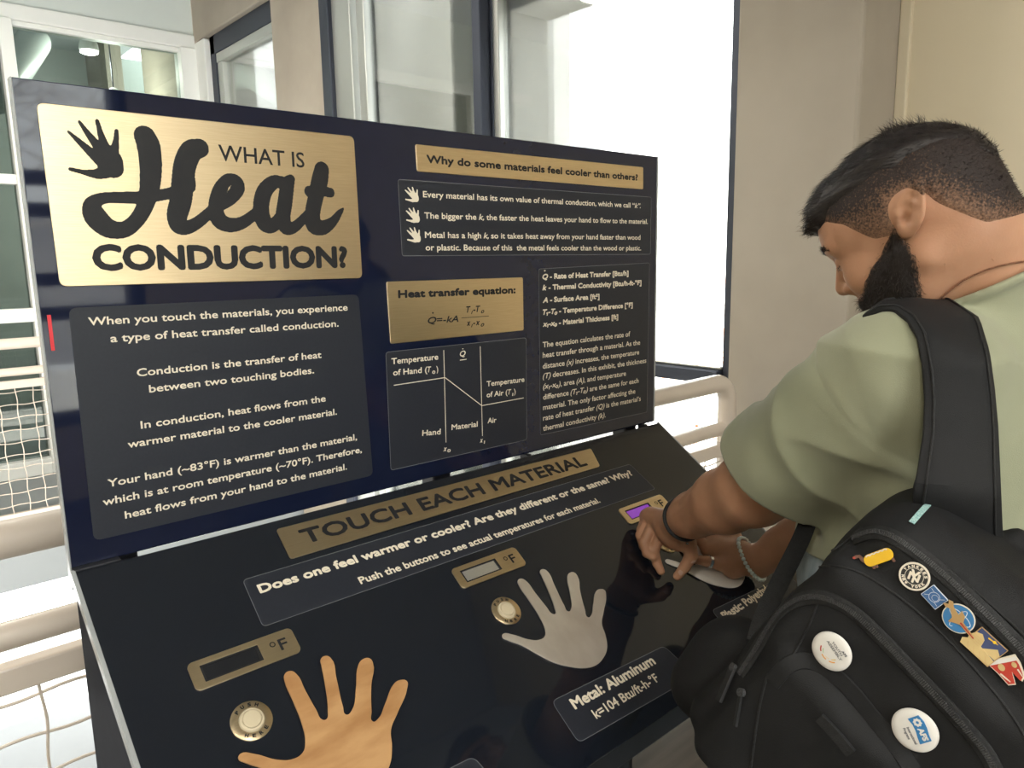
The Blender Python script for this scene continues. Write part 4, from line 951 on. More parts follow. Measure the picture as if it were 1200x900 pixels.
def beard_mask(q):
    up = np.interp(q[:, 0], [-0.018, 0.004, 0.022, 0.046, 0.078, 0.112], [0.006, 0.002, -0.010, -0.022, -0.044, -0.044])
    back = np.interp(q[:, 2], [-0.13, -0.095, -0.072, -0.046, -0.012, 0.02], [0.030, 0.020, 0.006, -0.008, -0.010, -0.006])
    return np.minimum(up - q[:, 2], (q[:, 0] - back))
def f_beard(p):
    q = to_head(p); d = f_skin(p); q2 = q.copy(); m = beard_mask(q2); lip = ell(q, (0.104, 0, -0.0655), (0.012, 0.017, 0.0065))
    th = -0.003 + 0.0105 * sstep(m, -0.006, 0.028); th = np.minimum(th, lip * 1.2)
    return d - th - 0.0010 * wob(q, 320, 9)
beard_me = iso_mesh('beard', f_beard, *hb, 0.0025)
mb = MB(); strands(mb, beard_me, 6500, lambda p: 0.0085, lambda p: -HU * 0.75 + HF * 0.25 - HL * 0.05, 0.45, 0.00033, 6, lambda v: skin_d(v) > -0.0005, 0.5)
strands(mb, beard_me, 1200, lambda p: 0.005, lambda p: -HU * 0.75 + HF * 0.1, 0.4, 0.00028, 7, lambda v: (skin_d(v) < 0.0008) & (skin_d(v) > -0.0025), 0.5)
v = np.zeros(len(beard_me.vertices) * 3); beard_me.vertices.foreach_get('co', v); mb.add(v.reshape(-1, 3), [tuple(p.vertices) for p in beard_me.polygons])
o = mb.build('beard', fade_mat('beard_hair', (0.020, 0.015, 0.013), (0.40, 0.22, 0.135), 300), smooth=True); density(o.data, lambda v: np.clip(0.25 + beard_mask(to_head(v)) / 0.013, 0, 1.3)); o.data.transform(Matrix.Translation((-0.98, 0.66, 0))); o.parent = man
for sgn in (1, -1):
    mb = MB(); rg = np.random.default_rng(12)
    for i in range(150):
        s_ = rg.uniform(0, 1); P0 = hp3(0.104 - 0.030 * s_ ** 1.5, sgn * (0.010 + 0.040 * s_), 0.0205 + 0.004 * sin(s_ * 3) + rg.uniform(-0.0035, 0.0035) * (1 - 0.5 * s_))
        P1, n_ = near_on(body_bvh, P0, 0.0002); d_ = unit(-HF * 0.35 + HL * sgn * 0.7 + HU * 0.25 + n_ * 0.2 + rg.normal(size=3) * 0.2); t_ = P1 + d_ * 0.009; w_ = np.cross(d_, n_) * 0.00045
        mb.add([P1 + w_, P1 - w_, P1 + n_ * 0.0006, t_], [(0, 1, 3), (1, 2, 3), (2, 0, 3)])
    o = mb.build('eyebrow', M_HAIR); o.data.transform(Matrix.Translation((-0.98, 0.66, 0))); o.parent = man
    mb = MB(); rg = np.random.default_rng(14)
    for i in range(26):
        s_ = i / 25; P0 = hp3(0.0925 - 0.010 * s_, sgn * (0.021 + 0.025 * s_), -0.004); P1, n_ = near_on(body_bvh, P0, 0.0001); d_ = unit(n_ * 0.8 - HU * 0.45 + HL * sgn * 0.25); t_ = P1 + d_ * 0.007; w_ = HL * 0.0006
        mb.add([P1 + w_, P1 - w_, P1 + HU * 0.0008, t_], [(0, 1, 3), (1, 2, 3), (2, 0, 3)])
    o = mb.build('eyelashes', M_HAIR); o.data.transform(Matrix.Translation((-0.98, 0.66, 0))); o.parent = man

# shirt -----------------------------------------------------------------
AX = unit(LE - LS); CUFF = LS + AX * (np.linalg.norm(LE - LS) * 0.80)
AXR = unit(RE - RS); CUFFR = RS + AXR * 0.26
COLP, COLN = at(1150, 335, 0.87), unit(-0.379 * Rh + 0.925 * Uh)
def f_shirt(p):
    d = f_torso(p, 0.012)
    sl = cone(p, LS - AX * 0.01, CUFF + AX * 0.08, 0.076, 0.089)
    sl = smin(sl, cone(p, LS + np.array([0.03, -0.01, 0.0]), LS + np.array([0.12, 0, -0.01]), 0.072, 0.066), 0.03)
    s1 = (p - LS) @ AX                                   # folds running round and along the sleeve
    rad = (p - LS) - s1[:, None] * AX; up = rad @ np.array([0, 0, 1.0]); sd = rad @ unit(np.cross(AX, [0, 0, 1.0]))
    rdg = lambda a: (1 - np.abs(np.sin(a))) ** 2
    fold = 0.013 * rdg(26 * s1 + 13 * up + 4 * sd + 0.35 * wob(p, 14, 2)) * sstep(s1, 0.0, 0.07) * (0.35 + 0.65 * sstep(-up, -0.06, 0.05)) + 0.012 * rdg(19 * s1 - 17 * up + 0.8 + 0.4 * wob(p, 12, 6)) * sstep(-s1, -0.15, -0.03)
    fold = fold + 0.0045 * rdg(58 * s1 + 21 * up - 15 * sd + 0.7 * wob(p, 22, 12)) * sstep(wob(p, 10, 13), -0.3, 0.5) + 0.0035 * wob(p, 24, 21)
    sl = smax(sl - fold * 0.8, (p - CUFF) @ AX - 0.012 * np.sin(18 * up), 0.004)
    d = smin(d, sl, 0.035)
    sr = smax(cone(p, RS, CUFFR + AXR * 0.06, 0.080, 0.082), (p - CUFFR) @ AXR, 0.004)
    d = smin(d, sr, 0.035)
    # seam of the sleeve, folds of the back
    seam = np.abs((p - LS) @ AX - 0.035 - 0.10 * up); d = d + 0.0016 * np.exp(-(seam / 0.0028) ** 2) * (np.linalg.norm(p - LS, axis=1) < 0.15)
    d = d - 0.008 * rdg(15 * p[:, 2] + 9 * p[:, 0] + 0.8 * wob(p, 9, 3)) * sstep(-p[:, 1], 0.66, 0.78) + 0.0025 * wob(p, 30, 5)
    # hollow ends and neck opening
    d = smax(d, -cone(p, CUFF - AX * 0.035, CUFF + AX * 0.1, 0.075, 0.083), 0.003)
    d = smax(d, -cone(p, CUFFR - AXR * 0.03, CUFFR + AXR * 0.1, 0.068, 0.072), 0.003)
    fn = near(p, NECK1, 0.26, f_neck); sc = (p - COLP) @ COLN          # collar lying on the neck, open above
    d = smin(d, smax(fn - 0.0055, sc, 0.003), 0.012)
    d = np.where(fn < 0.03, smax(d, sc - np.maximum(fn - 0.012, 0) * 3, 0.003), d)
    d = smin(d, np.sqrt(np.minimum(sc + 0.004, 0.05) ** 2 + (fn - 0.006) ** 2) - 0.0058, 0.004)
    return smax(d, 1.135 - p[:, 2] + 0.008 * np.sin(20 * p[:, 0]), 0.006)
shirt_me = iso_mesh('t_shirt', f_shirt, (0.52, -1.02, 0.94), (1.34, -0.38, 1.60), 0.0036, relax=2)
shirt_bvh = bvh_of(shirt_me)
shirt = man_part('t_shirt', shirt_me, M_SHIRT)
# jeans and shoes
def f_jeans(p):
    d = ell(p, (0.965, -0.668, 1.00), (0.176, 0.146, 0.30))
    d = smin(d, smax(f_torso(p, 0.004), p[:, 2] - 1.21, 0.006), 0.02)
    for s_ in (-1, 1):
        d = smin(d, chain(p, [np.array([0.97 + 0.095 * s_, -0.67, 0.90]), np.array([0.97 + 0.11 * s_, -0.68, 0.5]), np.array([0.97 + 0.12 * s_, -0.74, 0.10])], [0.100, 0.080, 0.062], 0.03), 0.04)
    return smax(smax(d + 0.003 * wob(p, 28, 8), 0.055 - p[:, 2], 0.004), p[:, 2] - 1.20, 0.006)
man_part('jeans', iso_mesh('jeans', f_jeans, (0.68, -0.92, 0.02), (1.24, -0.42, 1.26), 0.006), M_JEANS)
for s_ in (-1, 1):
    def f_shoe(p, s_=s_):
        c = np.array([0.97 + 0.12 * s_, -0.70, 0.045]); d = cone(p, c + np.array([0, -0.07, 0]), c + np.array([0.01 * s_, 0.12, -0.008]), 0.045, 0.038)
        d = smin(d, cone(p, c + np.array([0, -0.05, 0.0]), c + np.array([0, -0.05, 0.05]), 0.045, 0.048), 0.02); return smax(d, 0.001 - p[:, 2], 0.004)
    man_part('shoe', iso_mesh('shoe', f_shoe, (0.75, -0.9, -0.02), (1.2, -0.5, 0.16), 0.007), M_SHOE)
M_NAIL = mat('fingernail', (0.62, 0.40, 0.31), 0.3, noise=(90, (0.66, 0.44, 0.35), 0.3, 0.7), spec=0.5)
for px, py, ax in ((777.5, 664, (0.35, 0.94)), (813, 658.5, (-0.98, 0.10)), (797.5, 671, (-0.5, 0.86))):
    c_, n_ = hit(body_bvh, px, py, -0.0004)
    if c_ is None: continue
    x_ = ax[0] * RT - ax[1] * UP; x_ = unit(x_ - n_ * (x_ @ n_)); y_ = np.cross(n_, x_); vs = []; fs = []
    for i in range(6):
        for j in range(20): a_ = 2 * pi * j / 20; r_ = (i + 0.02) / 5; vs.append(c_ + x_ * 0.0058 * r_ * cos(a_) + y_ * 0.0044 * r_ * sin(a_) + n_ * (0.0011 - 0.0012 * r_ ** 2))
    fs = [(i * 20 + j, i * 20 + (j + 1) % 20, (i + 1) * 20 + (j + 1) % 20, (i + 1) * 20 + j) for i in range(5) for j in range(20)]
    o = MB().add(vs, fs).build('fingernail', M_NAIL, body, True); o.data.transform(Matrix.Translation((-0.98, 0.66, 0)))
# jewellery ---------------------------------------------------------------
def ring_round(P, axis, R_, n=40, wave=0.0, el=1.0, upv=None):
    axis = unit(axis); u = unit(np.cross(axis, [0.3, 0.2, 1.0] if upv is None else upv)); w = np.cross(axis, u)
    return [P + R_ * (cos(t) * u + el * sin(t) * w) + axis * wave * sin(3 * t) for t in np.linspace(0, 2 * pi, n, endpoint=False)]
def wrap(P, axis, n, lift, upv=None, rmax=0.07):
    """closed loop lying on the skin around a limb"""
    axis = unit(axis); u = unit(np.cross(axis, [0.3, 0.2, 1.0])); w = np.cross(axis, u); out = []
    for t in np.linspace(0, 2 * pi, n, endpoint=False):
        dr = cos(t) * u + sin(t) * w; q = body_bvh.ray_cast(Vector(P + dr * rmax), Vector(-dr))
        out.append(np.array(q[0]) + dr * lift if q[0] is not None else P + dr * 0.035)
    return out
M_BAND = mat('black_cord', (0.012, 0.012, 0.014), 0.55, noise=(200, (0.02, 0.02, 0.022), 0.3, 0.7), bump=(600, 0.4))
M_BEAD = mat('pale_blue_beads', (0.70, 0.82, 0.82), 0.3, noise=(60, (0.84, 0.90, 0.88), 0.35, 0.65), coat=0.3)
M_SILVER = mat('silver', (0.75, 0.76, 0.77), 0.25, 1.0, noise=(60, (0.82, 0.83, 0.84), 0.3, 0.7))
M_CHAIN = mat('brown_bead_cord', (0.20, 0.085, 0.045), 0.45, noise=(300, (0.30, 0.14, 0.08), 0.4, 0.6))
axL = unit(LHP['palm'][1] - LE)
br = MB(); loop = wrap(at(797, 611, 1.285), axL, 44, 0.0022); br.tube(loop, 0.0036, 10, closed=True)
o = thing('bracelet', 'black cord bracelet on the left wrist over the violet display', 'bracelet', tuple(loop[0]))
def rel(mb, name, m, o, smooth=True):
    ob = mb.build(name, m, o, smooth); ob.data.transform(Matrix.Translation(-o.location)); return ob
rel(br, 'cord', M_BAND, o)
c_, n_ = hit(body_bvh, 803, 634, 0.003)
if c_ is not None: rel(MB().tube([c_, c_ + RT * 0.004 - UP * 0.001], 0.0028, 10), 'clasp', M_SILVER, o)
axR = unit(RW_ - RE); loop = wrap(at(881, 660, 1.405), unit(axR + 0.25 * UP), 60, 0.0035)
o = thing('bracelet', 'pale blue bead bracelet on the right wrist', 'bracelet', tuple(loop[0]))
L_ = np.array(loop); seg = np.linalg.norm(np.roll(L_, -1, 0) - L_, axis=1); cum = np.concatenate([[0], np.cumsum(seg)]); nbd = int(cum[-1] / 0.0078); LL = np.vstack([L_, L_[:1]])
mbb = MB(); pos = [np.array([np.interp(s_, cum, LL[:, k]) for k in range(3)]) for s_ in np.linspace(0, cum[-1], nbd, endpoint=False)]
proto = None
for k, P in enumerate(pos):
    if proto is None:
        bm = bmesh.new(); bmesh.ops.create_uvsphere(bm, u_segments=14, v_segments=9, radius=0.0040); me = bpy.data.meshes.new('bead'); bm.to_mesh(me); bm.free(); smooth_mesh(me, 80); me.materials.append(M_BEAD)
        proto = link('bead', me, None, o); b_ = proto
    else:
        b_ = proto.copy(); COL.objects.link(b_); b_.parent = o
    b_.location = Vector(P) - o.location
rel(MB().tube(pos, 0.0008, 6, closed=True), 'elastic_cord', M_BEAD, o)
T0, T1 = RHP['thumb'][1], RHP['thumb'][2]; P = T0 + (T1 - T0) * 0.72; loop = wrap(P, T1 - T0, 28, 0.0006, rmax=0.016)
L_ = np.array(loop); ax_ = unit(T1 - T0); mb = MB(); n = len(L_); cen = L_.mean(0)
prof = [(-0.0034, 0.0), (-0.0030, 0.0012), (0.0030, 0.0012), (0.0034, 0.0)]
vs = [L_[i] + ax_ * a + unit(L_[i] - cen) * h_ for a, h_ in prof for i in range(n)]; fs = [(k * n + i, k * n + (i + 1) % n, ((k + 1) % 4) * n + (i + 1) % n, ((k + 1) % 4) * n + i) for k in range(4) for i in range(n)]
mb.add(vs, fs); tag(mb.build('thumb_ring', M_SILVER, None, True, loc=P), 'plain silver ring on the thumb of the right hand', 'ring')
dirn = unit(NECK0 - NECK1); pts = []
for px, py in ((1098, 352), (1106, 345), (1116, 337), (1128, 328), (1142, 321), (1156, 315), (1170, 311), (1185, 308), (1200, 306), (1214, 305), (1226, 305)):
    c_, n_ = hit(body_bvh, px, py, 0.0017)
    if c_ is not None: pts.append(c_)
if len(pts) > 2:
    mb = MB(); P = np.array(pts); cum = np.concatenate([[0], np.cumsum(np.linalg.norm(np.diff(P, axis=0), axis=1))])
    for s_ in np.arange(0, cum[-1], 0.0021):
        c_ = np.array([np.interp(s_, cum, P[:, k]) for k in range(3)]); mb.lathe([(0.0002, -0.0012), (0.0009, -0.0008), (0.0013, 0), (0.0009, 0.0008), (0.0002, 0.0012)], 8, Matrix.Translation(Vector(c_)))
    mb.tube(pts, 0.0006, 6)
    tag(mb.build('necklace', M_CHAIN, None, True, loc=pts[0]), 'thin brown beaded necklace at the back of the neck', 'necklace')
# ================================================================== backpack
M_PACK = mat('black_nylon', (0.0105, 0.0108, 0.0120), 0.66, noise=(14, (0.0145, 0.0148, 0.016), 0.3, 0.7), bump=(1100, 0.3), spec=0.28)
M_PACK2 = mat('black_webbing', (0.012, 0.0125, 0.0135), 0.55, noise=(160, (0.020, 0.0205, 0.022), 0.35, 0.65), bump=(700, 0.5), spec=0.35)
M_ZIP = mat('zip_teeth', (0.045, 0.045, 0.048), 0.4, 0.2, noise=(500, (0.085, 0.085, 0.088), 0.45, 0.55), bump=(900, 0.6))
M_TEAL = mat('teal_stitch', (0.20, 0.42, 0.42), 0.6, noise=(700, (0.45, 0.62, 0.60), 0.4, 0.6))
Vp = ray(1020, 760); Rp = unit(np.cross(Vp, UP)); Up_ = np.cross(Rp, Vp)
ai = 0.76 * Rp - 0.65 * Up_; bi = -0.65 * Rp - 0.76 * Up_
TH_ = radians(27)
PA = ai; PBv = unit(cos(TH_) * bi + sin(TH_) * Vp); PN = np.cross(PBv, PA); PN = PN if PN @ Vp < 0 else -PN
PM = np.array([PA, PBv, PN])
PF = at(1058, 862, 0.715)                       # middle of the front face
PC = PF - PN * 0.095
def f_pack(p):
    q = (p - PC) @ PM.T
    d = rbox(q, (0.004, 0.008, -0.005), (0.166, 0.185, 0.085), 0.055)
    d = smin(d, rbox(q, (0.0, 0.055, 0.060), (0.158, 0.155, 0.034), 0.030), 0.010)          # front pocket
    d = smin(d, rbox(q, (0.0, 0.115, 0.083), (0.135, 0.100, 0.026), 0.024), 0.008)           # lower pocket
    d = smin(d, ell(q, (-0.160, 0.175, -0.005), (0.060, 0.080, 0.060)), 0.016)                    # side pocket
    d = smin(d, cone(q, (-0.05, -0.178, -0.050), (0.08, -0.178, -0.050), 0.014, 0.014), 0.012)    # padded handle
    d = d + 0.0030 * wob(q, 26, 40) + 0.0016 * wob(q, 62, 41) + 0.0022 * np.sin(60 * q[:, 0] + 45 * q[:, 1]) * sstep(-q[:, 0], 0.09, 0.16)
    return d
pack_me = iso_mesh('backpack', f_pack, PC - 0.34, PC + 0.34, 0.0034, relax=2)
pack_bvh = bvh_of(pack_me)
pk = thing('backpack', 'black backpack covered with pins hanging on the left shoulder of the man', 'backpack', tuple(PC))
def pk_part(ob_or_mb, name, m, smooth=True, parent=None):
    ob = ob_or_mb.build(name, m, None, smooth) if isinstance(ob_or_mb, MB) else link(name, ob_or_mb, m)
    ob.data.transform(Matrix.Translation(-pk.location)); ob.parent = parent or pk; return ob
pk_part(pack_me, 'main_bag', M_PACK)
def dense(pts, step=4.0):
    P = np.array(pts, float); Q = np.vstack([2 * P[0] - P[1], P, 2 * P[-1] - P[-2]]); out = []
    for i in range(1, len(Q) - 2):
        n = max(2, int(np.linalg.norm(Q[i + 1] - Q[i]) / step))
        for t in np.linspace(0, 1, n, endpoint=False):
            out.append(0.5 * (2 * Q[i] + (Q[i + 1] - Q[i - 1]) * t + (2 * Q[i - 1] - 5 * Q[i] + 4 * Q[i + 1] - Q[i + 2]) * t * t + (3 * Q[i] - Q[i - 1] - 3 * Q[i + 1] + Q[i + 2]) * t ** 3))
    out.append(P[-1]); return np.array(out)
def on_pack(pts, lift, bv=None):
    out, nn = [], []
    for px, py in dense(pts):
        c, n = hit(bv or pack_bvh, px, py, lift)
        if c is not None and (not out or np.linalg.norm(c - out[-1]) < 0.03): out.append(c); nn.append(n)
    return np.array(out), np.array(nn)
def smooth_line(P, k=3):
    for _ in range(k):
        Q = P.copy(); Q[1:-1] = (P[:-2] + 2 * P[1:-1] + P[2:]) / 4; P = Q
    return P
def ribbon(P, N, w, th, mb=None):
    """band of width w and thickness th along P, its face towards N"""
    P = smooth_line(np.array(P)); N = smooth_line(np.array(N)); N /= np.linalg.norm(N, axis=1)[:, None]
    T = np.gradient(P, axis=0); T /= np.linalg.norm(T, axis=1)[:, None]; B = np.cross(T, N); B /= np.linalg.norm(B, axis=1)[:, None]; w = np.broadcast_to(w, (len(P),))[:, None] / 2
    prof = [(-1, -.5), (-1, .2), (-.9, .5), (.9, .5), (1, .2), (1, -.5)]; k = len(prof); mb = mb or MB()
    vs = [q for i in range(len(P)) for q in [P[i] + B[i] * w[i] * a + N[i] * th * b for a, b in prof]]
    fs = [(i * k + j, i * k + (j + 1) % k, (i + 1) * k + (j + 1) % k, (i + 1) * k + j) for i in range(len(P) - 1) for j in range(k)]
    fs += [tuple(range(k))[::-1], tuple((len(P) - 1) * k + j for j in range(k))]
    return mb.add(vs, fs)
def zipper(pts, name='zipper'):
    P, N = on_pack(pts, 0.0016)
    if len(P) < 4: return
    P = smooth_line(P, 6); o = pk_part(ribbon(P, N, 0.0145, 0.0018), name, M_PACK2)
    T = np.gradient(P, axis=0); cum = np.concatenate([[0], np.cumsum(np.linalg.norm(np.diff(P, axis=0), axis=1))]); mb = MB(); N = smooth_line(N, 6)
    for i, s_ in enumerate(np.arange(0, cum[-1], 0.0019)):
        c = np.array([np.interp(s_, cum, P[:, k]) for k in range(3)]); n = unit([np.interp(s_, cum, N[:, k]) for k in range(3)]); t = unit([np.interp(s_, cum, T[:, k]) for k in range(3)]); b = np.cross(t, n)
        c = c + n * 0.0016; M_ = Matrix(((t[0], b[0], n[0], c[0]), (t[1], b[1], n[1], c[1]), (t[2], b[2], n[2], c[2]), (0, 0, 0, 1)))
        mb.box((-0.0006, -0.0026, -0.0008), (0.0006, 0.0026, 0.0010), 0, M_)
    t_ = pk_part(mb, 'zip_teeth', M_ZIP, False, o); return o
def seam(pts, r=0.0014, name='seam', m=None):
    P, N = on_pack(pts, 0.0004)
    if len(P) > 3: return pk_part(MB().tube(smooth_line(P, 4), r, 8), name, m or M_PACK2)
def flap(pts, w, th, name, lift=0.001, m=None):
    P, N = on_pack(pts, lift)
    if len(P) > 3: return pk_part(ribbon(smooth_line(P, 5), N, w, th), name, m or M_PACK)
zipper([(1002, 632), (1020, 624), (1045, 628), (1085, 655), (1130, 695), (1175, 738), (1215, 780)])
zipper([(868, 790), (885, 765), (912, 722), (940, 702), (968, 700), (1000, 716), (1040, 754), (1080, 796), (1120, 838), (1155, 880), (1170, 910)])
flap([(905, 800), (925, 778), (950, 774), (985, 796), (1020, 836), (1055, 880), (1070, 905)], 0.017, 0.003, 'pocket_flap')
seam([(905, 715), (935, 680), (965, 664), (1000, 668), (1040, 690), (1085, 725), (1130, 770), (1180, 830), (1205, 870)])
seam([(962, 700), (945, 740), (928, 770)]); seam([(900, 790), (890, 830), (880, 900)])
seam([(1010, 618), (985, 640), (950, 662), (920, 700)]); seam([(1090, 650), (1140, 690), (1190, 735), (1215, 760)])
flap([(961, 840), (978, 858), (998, 882)], 0.012, 0.004, 'loop_tab', 0.002, M_PACK2)
def puller(px, py, px2, py2, w):
    c, n = hit(pack_bvh, px, py, 0.005); e, n2 = hit(pack_bvh, px2, py2, 0.007)
    if c is None or e is None: return
    o = pk_part(MB().tube([c - n * 0.003, c + n * 0.002], 0.0045, 12), 'zip_slider', M_ZIP)
    pk_part(ribbon(np.linspace(c, e, 6), np.array([n] * 6), w, 0.0035), 'zip_pull', M_PACK2, True, o)
puller(863, 784, 848, 824, 0.010); puller(872, 812, 864, 848, 0.004)
# teal tag on the handle
flap([(1068, 614), (1080, 600), (1096, 584)], 0.0055, 0.0012, 'teal_tag', 0.002, M_TEAL)
# shoulder strap over the shirt, down to the top of the pack
rows = [((1012, 374), (1020, 366), 0.0), ((1030, 362), (1042, 352), 0.0), ((1048, 362), (1080, 349), 0.0), ((1064, 374), (1116, 351), 0.0), ((1076, 396), (1148, 372), 0.0), ((1082, 430), (1160, 412), 0.05), ((1085, 470), (1166, 455), 0.25), ((1083, 510), (1170, 500), 0.5), ((1077, 548), (1172, 545), 0.75), ((1071, 578), (1174, 592), 0.95), ((1069, 608), (1176, 640), 1.0)]
NR, K = 44, 11
lpx = np.array([r_[0] for r_ in rows], float); rpx = np.array([r_[1] for r_ in rows], float); kk = np.array([r_[2] for r_ in rows]); si = np.linspace(0, len(rows) - 1, NR); ri = np.arange(len(rows))
G = np.zeros((NR, K)); PXg = np.zeros((NR, K, 2))
for i in range(NR):
    l = np.array([np.interp(si[i], ri, lpx[:, c]) for c in (0, 1)]); r_ = np.array([np.interp(si[i], ri, rpx[:, c]) for c in (0, 1)])
    for j in range(K):
        q = l + (r_ - l) * j / (K - 1); PXg[i, j] = q; c, n = hit(shirt_bvh, *q); G[i, j] = (c - CAM) @ FW if c is not None else np.nan
first = G[~np.isnan(G)]
for i in range(NR - 1, -1, -1):
    row = G[i]; ok = ~np.isnan(row)
    if ok.any(): row[~ok] = np.interp(np.flatnonzero(~ok), np.flatnonzero(ok), row[ok])
    else: row[:] = G[i + 1] + 0.004
G0 = G.copy()
for _ in range(10):
    Gp = np.pad(G, 1, mode='edge'); G = (Gp[:-2, 1:-1] + Gp[2:, 1:-1] + Gp[1:-1, :-2] + Gp[1:-1, 2:] + 2 * G) / 6
    G = np.minimum(G, G0 + 0.0005)
ki = np.interp(si, ri, kk)[:, None]; G = (G - 0.009) * (1 - ki) + (0.728 + 0.028 * np.clip(si[:, None] - (len(rows) - 2.4), 0, 2)) * ki; G = G + 0.014 * np.clip(1 - si / 0.8, 0, 1)[:, None]
SP = np.array([[at(*PXg[i, j], G[i, j]) for j in range(K)] for i in range(NR)])
A_, B_ = SP[:, 0], SP[:, -1]; du = np.gradient(SP, axis=1); dv = np.gradient(SP, axis=0); SN = np.cross(du, dv); SN /= np.linalg.norm(SN, axis=2)[:, :, None]
if (SN[NR // 2, K // 2] @ ray(1120, 470)) > 0: SN = -SN
mb = MB(); vs = []
for i in range(NR):
    for side in (1, 0):
        for j in (range(K) if side else range(K - 1, -1, -1)):
            u_ = j / (K - 1); vs.append(SP[i, j] + SN[i, j] * (0.004 * (1 - (2 * u_ - 1) ** 6) if side else -0.004))
N_ = SN[:, K // 2]
n2 = 2 * K; fs = [(i * n2 + j, i * n2 + (j + 1) % n2, (i + 1) * n2 + (j + 1) % n2, (i + 1) * n2 + j) for i in range(NR - 1) for j in range(n2)] + [tuple(range(n2)), tuple((NR - 1) * n2 + j for j in range(n2))[::-1]]
mb.add(vs, fs); st = pk_part(mb, 'shoulder_strap', M_PACK)
for j in (1, K - 2):
    pk_part(MB().tube([SP[i, j] + SN[i, j] * 0.0035 for i in range(1, NR)], 0.0012, 8), 'strap_piping', M_PACK2, True, st)
# lower strap passing under the arm to the side of the pack
P = np.array([at(952, 596, 1.02), at(944, 622, 0.99), at(930, 650, 0.955), at(914, 682, 0.92), at(899, 712, 0.90), at(890, 735, 0.89), at(886, 752, 0.885)]); P = dense(P, 0.02)
pk_part(ribbon(P, np.array([-ray(930, 650)] * len(P)), 0.022, 0.003), 'lower_strap', M_PACK2)

# ================================================================== pins
def cmat(n, c, r=0.3, metal=0.0): return mat(n, c, r, metal, noise=(80, tuple(min(1, k * 1.06) for k in c), 0.3, 0.7), coat=0.3)
E_GOLD = cmat('gold_enamel_edge', (0.80, 0.55, 0.28), 0.3, 0.9); E_CREAM = cmat('cream_enamel', (0.82, 0.74, 0.62)); E_BLK = cmat('black_enamel', (0.02, 0.02, 0.022)); E_BLUE = cmat('blue_enamel', (0.045, 0.14, 0.34))
E_NAVY = cmat('navy_enamel', (0.05, 0.07, 0.17)); E_RED = cmat('red_enamel', (0.55, 0.06, 0.04)); E_YEL = cmat('yellow_enamel', (0.93, 0.56, 0.02)); E_BRN = cmat('brown_enamel', (0.16, 0.07, 0.05)); E_WHT = cmat('white_enamel', (0.80, 0.77, 0.73))
E_SBLUE = cmat('bright_blue_print', (0.04, 0.21, 0.48)); E_SAND = cmat('sand_enamel', (0.82, 0.62, 0.30), 0.35, 0.4); E_SIL = cmat('pale_outline', (0.70, 0.76, 0.85)); E_ORG = cmat('orange_print', (0.85, 0.42, 0.10)); E_PINK = cmat('pink_print', (0.80, 0.10, 0.24)); E_GRN = cmat('green_print', (0.35, 0.55, 0.25)); E_GREY = cmat('grey_print', (0.16, 0.16, 0.17))
def pin(name, label, px, py, xdir):
    """a pin lying on the pack; its own x runs along the frame direction xdir; returns empty and scale of one frame pixel"""
    c, n = hit(pack_bvh, px, py, 0.0012); acc = []
    for dx in (-14, 0, 14):
        for dy in (-14, 0, 14):
            r = hit(pack_bvh, px + dx, py + dy)
            if r[1] is not None: acc.append(r[1])
    n = unit(np.mean(acc, 0)); t = (c - CAM) @ FW; up_ = 0.0
    for k in range(16):
        for rr in (8, 15):
            r = hit(pack_bvh, px + rr * cos(k * pi / 8), py + rr * sin(k * pi / 8))
            if r[0] is not None: up_ = max(up_, (r[0] - c) @ n)
    c = c + n * min(up_ + 0.0004, 0.009)
    x = xdir[0] * RT - xdir[1] * UP; x = unit(x - n * (x @ n)); y = np.cross(n, x)
    o = thing(name, label, 'pin', (0, 0, 0)); o.matrix_world = Matrix(((x[0], y[0], n[0], c[0]), (x[1], y[1], n[1], c[1]), (x[2], y[2], n[2], c[2]), (0, 0, 0, 1)))
    o['group'] = 'pins on the backpack'
    return o, t / FPX
def pl_(o, name, outlines, z0, th, m, bev=0.0, holes=False):
    me = plate_mesh(outlines, th, bev); me.transform(Matrix.Translation((0, 0, z0))); ob = link(name, me, m, o); smooth_mesh(me, 30); return ob
def circ(r, n=40, cx=0, cy=0, ey=1.0): return [(cx + r * cos(2 * pi * k / n), cy + r * ey * sin(2 * pi * k / n)) for k in range(n)]
def words(o, name, m, items, z):
    mb = MB()
    for s_, a, b, cap, fat in items: put_text(mb, s_, a, b, cap, fat, z)
    me = bpy.data.meshes.new(name); me.from_pydata(mb.v, [], mb.f); me.update(); return link(name, me, m, o)
def arcwords(items, z):
    mb = MB()
    for word, R_, a0, a1, cap, fat, flip, w_ in items:
        n = len(word)
        for k, ch in enumerate(word):
            if ch == ' ': continue
            a = radians(a0 + (a1 - a0) * k / (n - 1)); c = np.array([R_ * cos(a), R_ * sin(a)]); td = np.array([sin(a), -cos(a)]) * flip; put_text(mb, ch, c - td * w_, c + td * w_, cap, fat, z)
    return mb
def mbl(o, mb, name, m):
    me = bpy.data.meshes.new(name); me.from_pydata(mb.v, [], mb.f); me.update(); return link(name, me, m, o)
dome = lambda R_: [(R_ * 0.9, 0.0), (R_, 0.0012), (R_ * 0.985, 0.0026), (R_ * 0.93, 0.0036), (R_ * 0.7, 0.0045), (R_ * 0.35, 0.0050), (0.0002, 0.0051)]
R1 = 0.0200
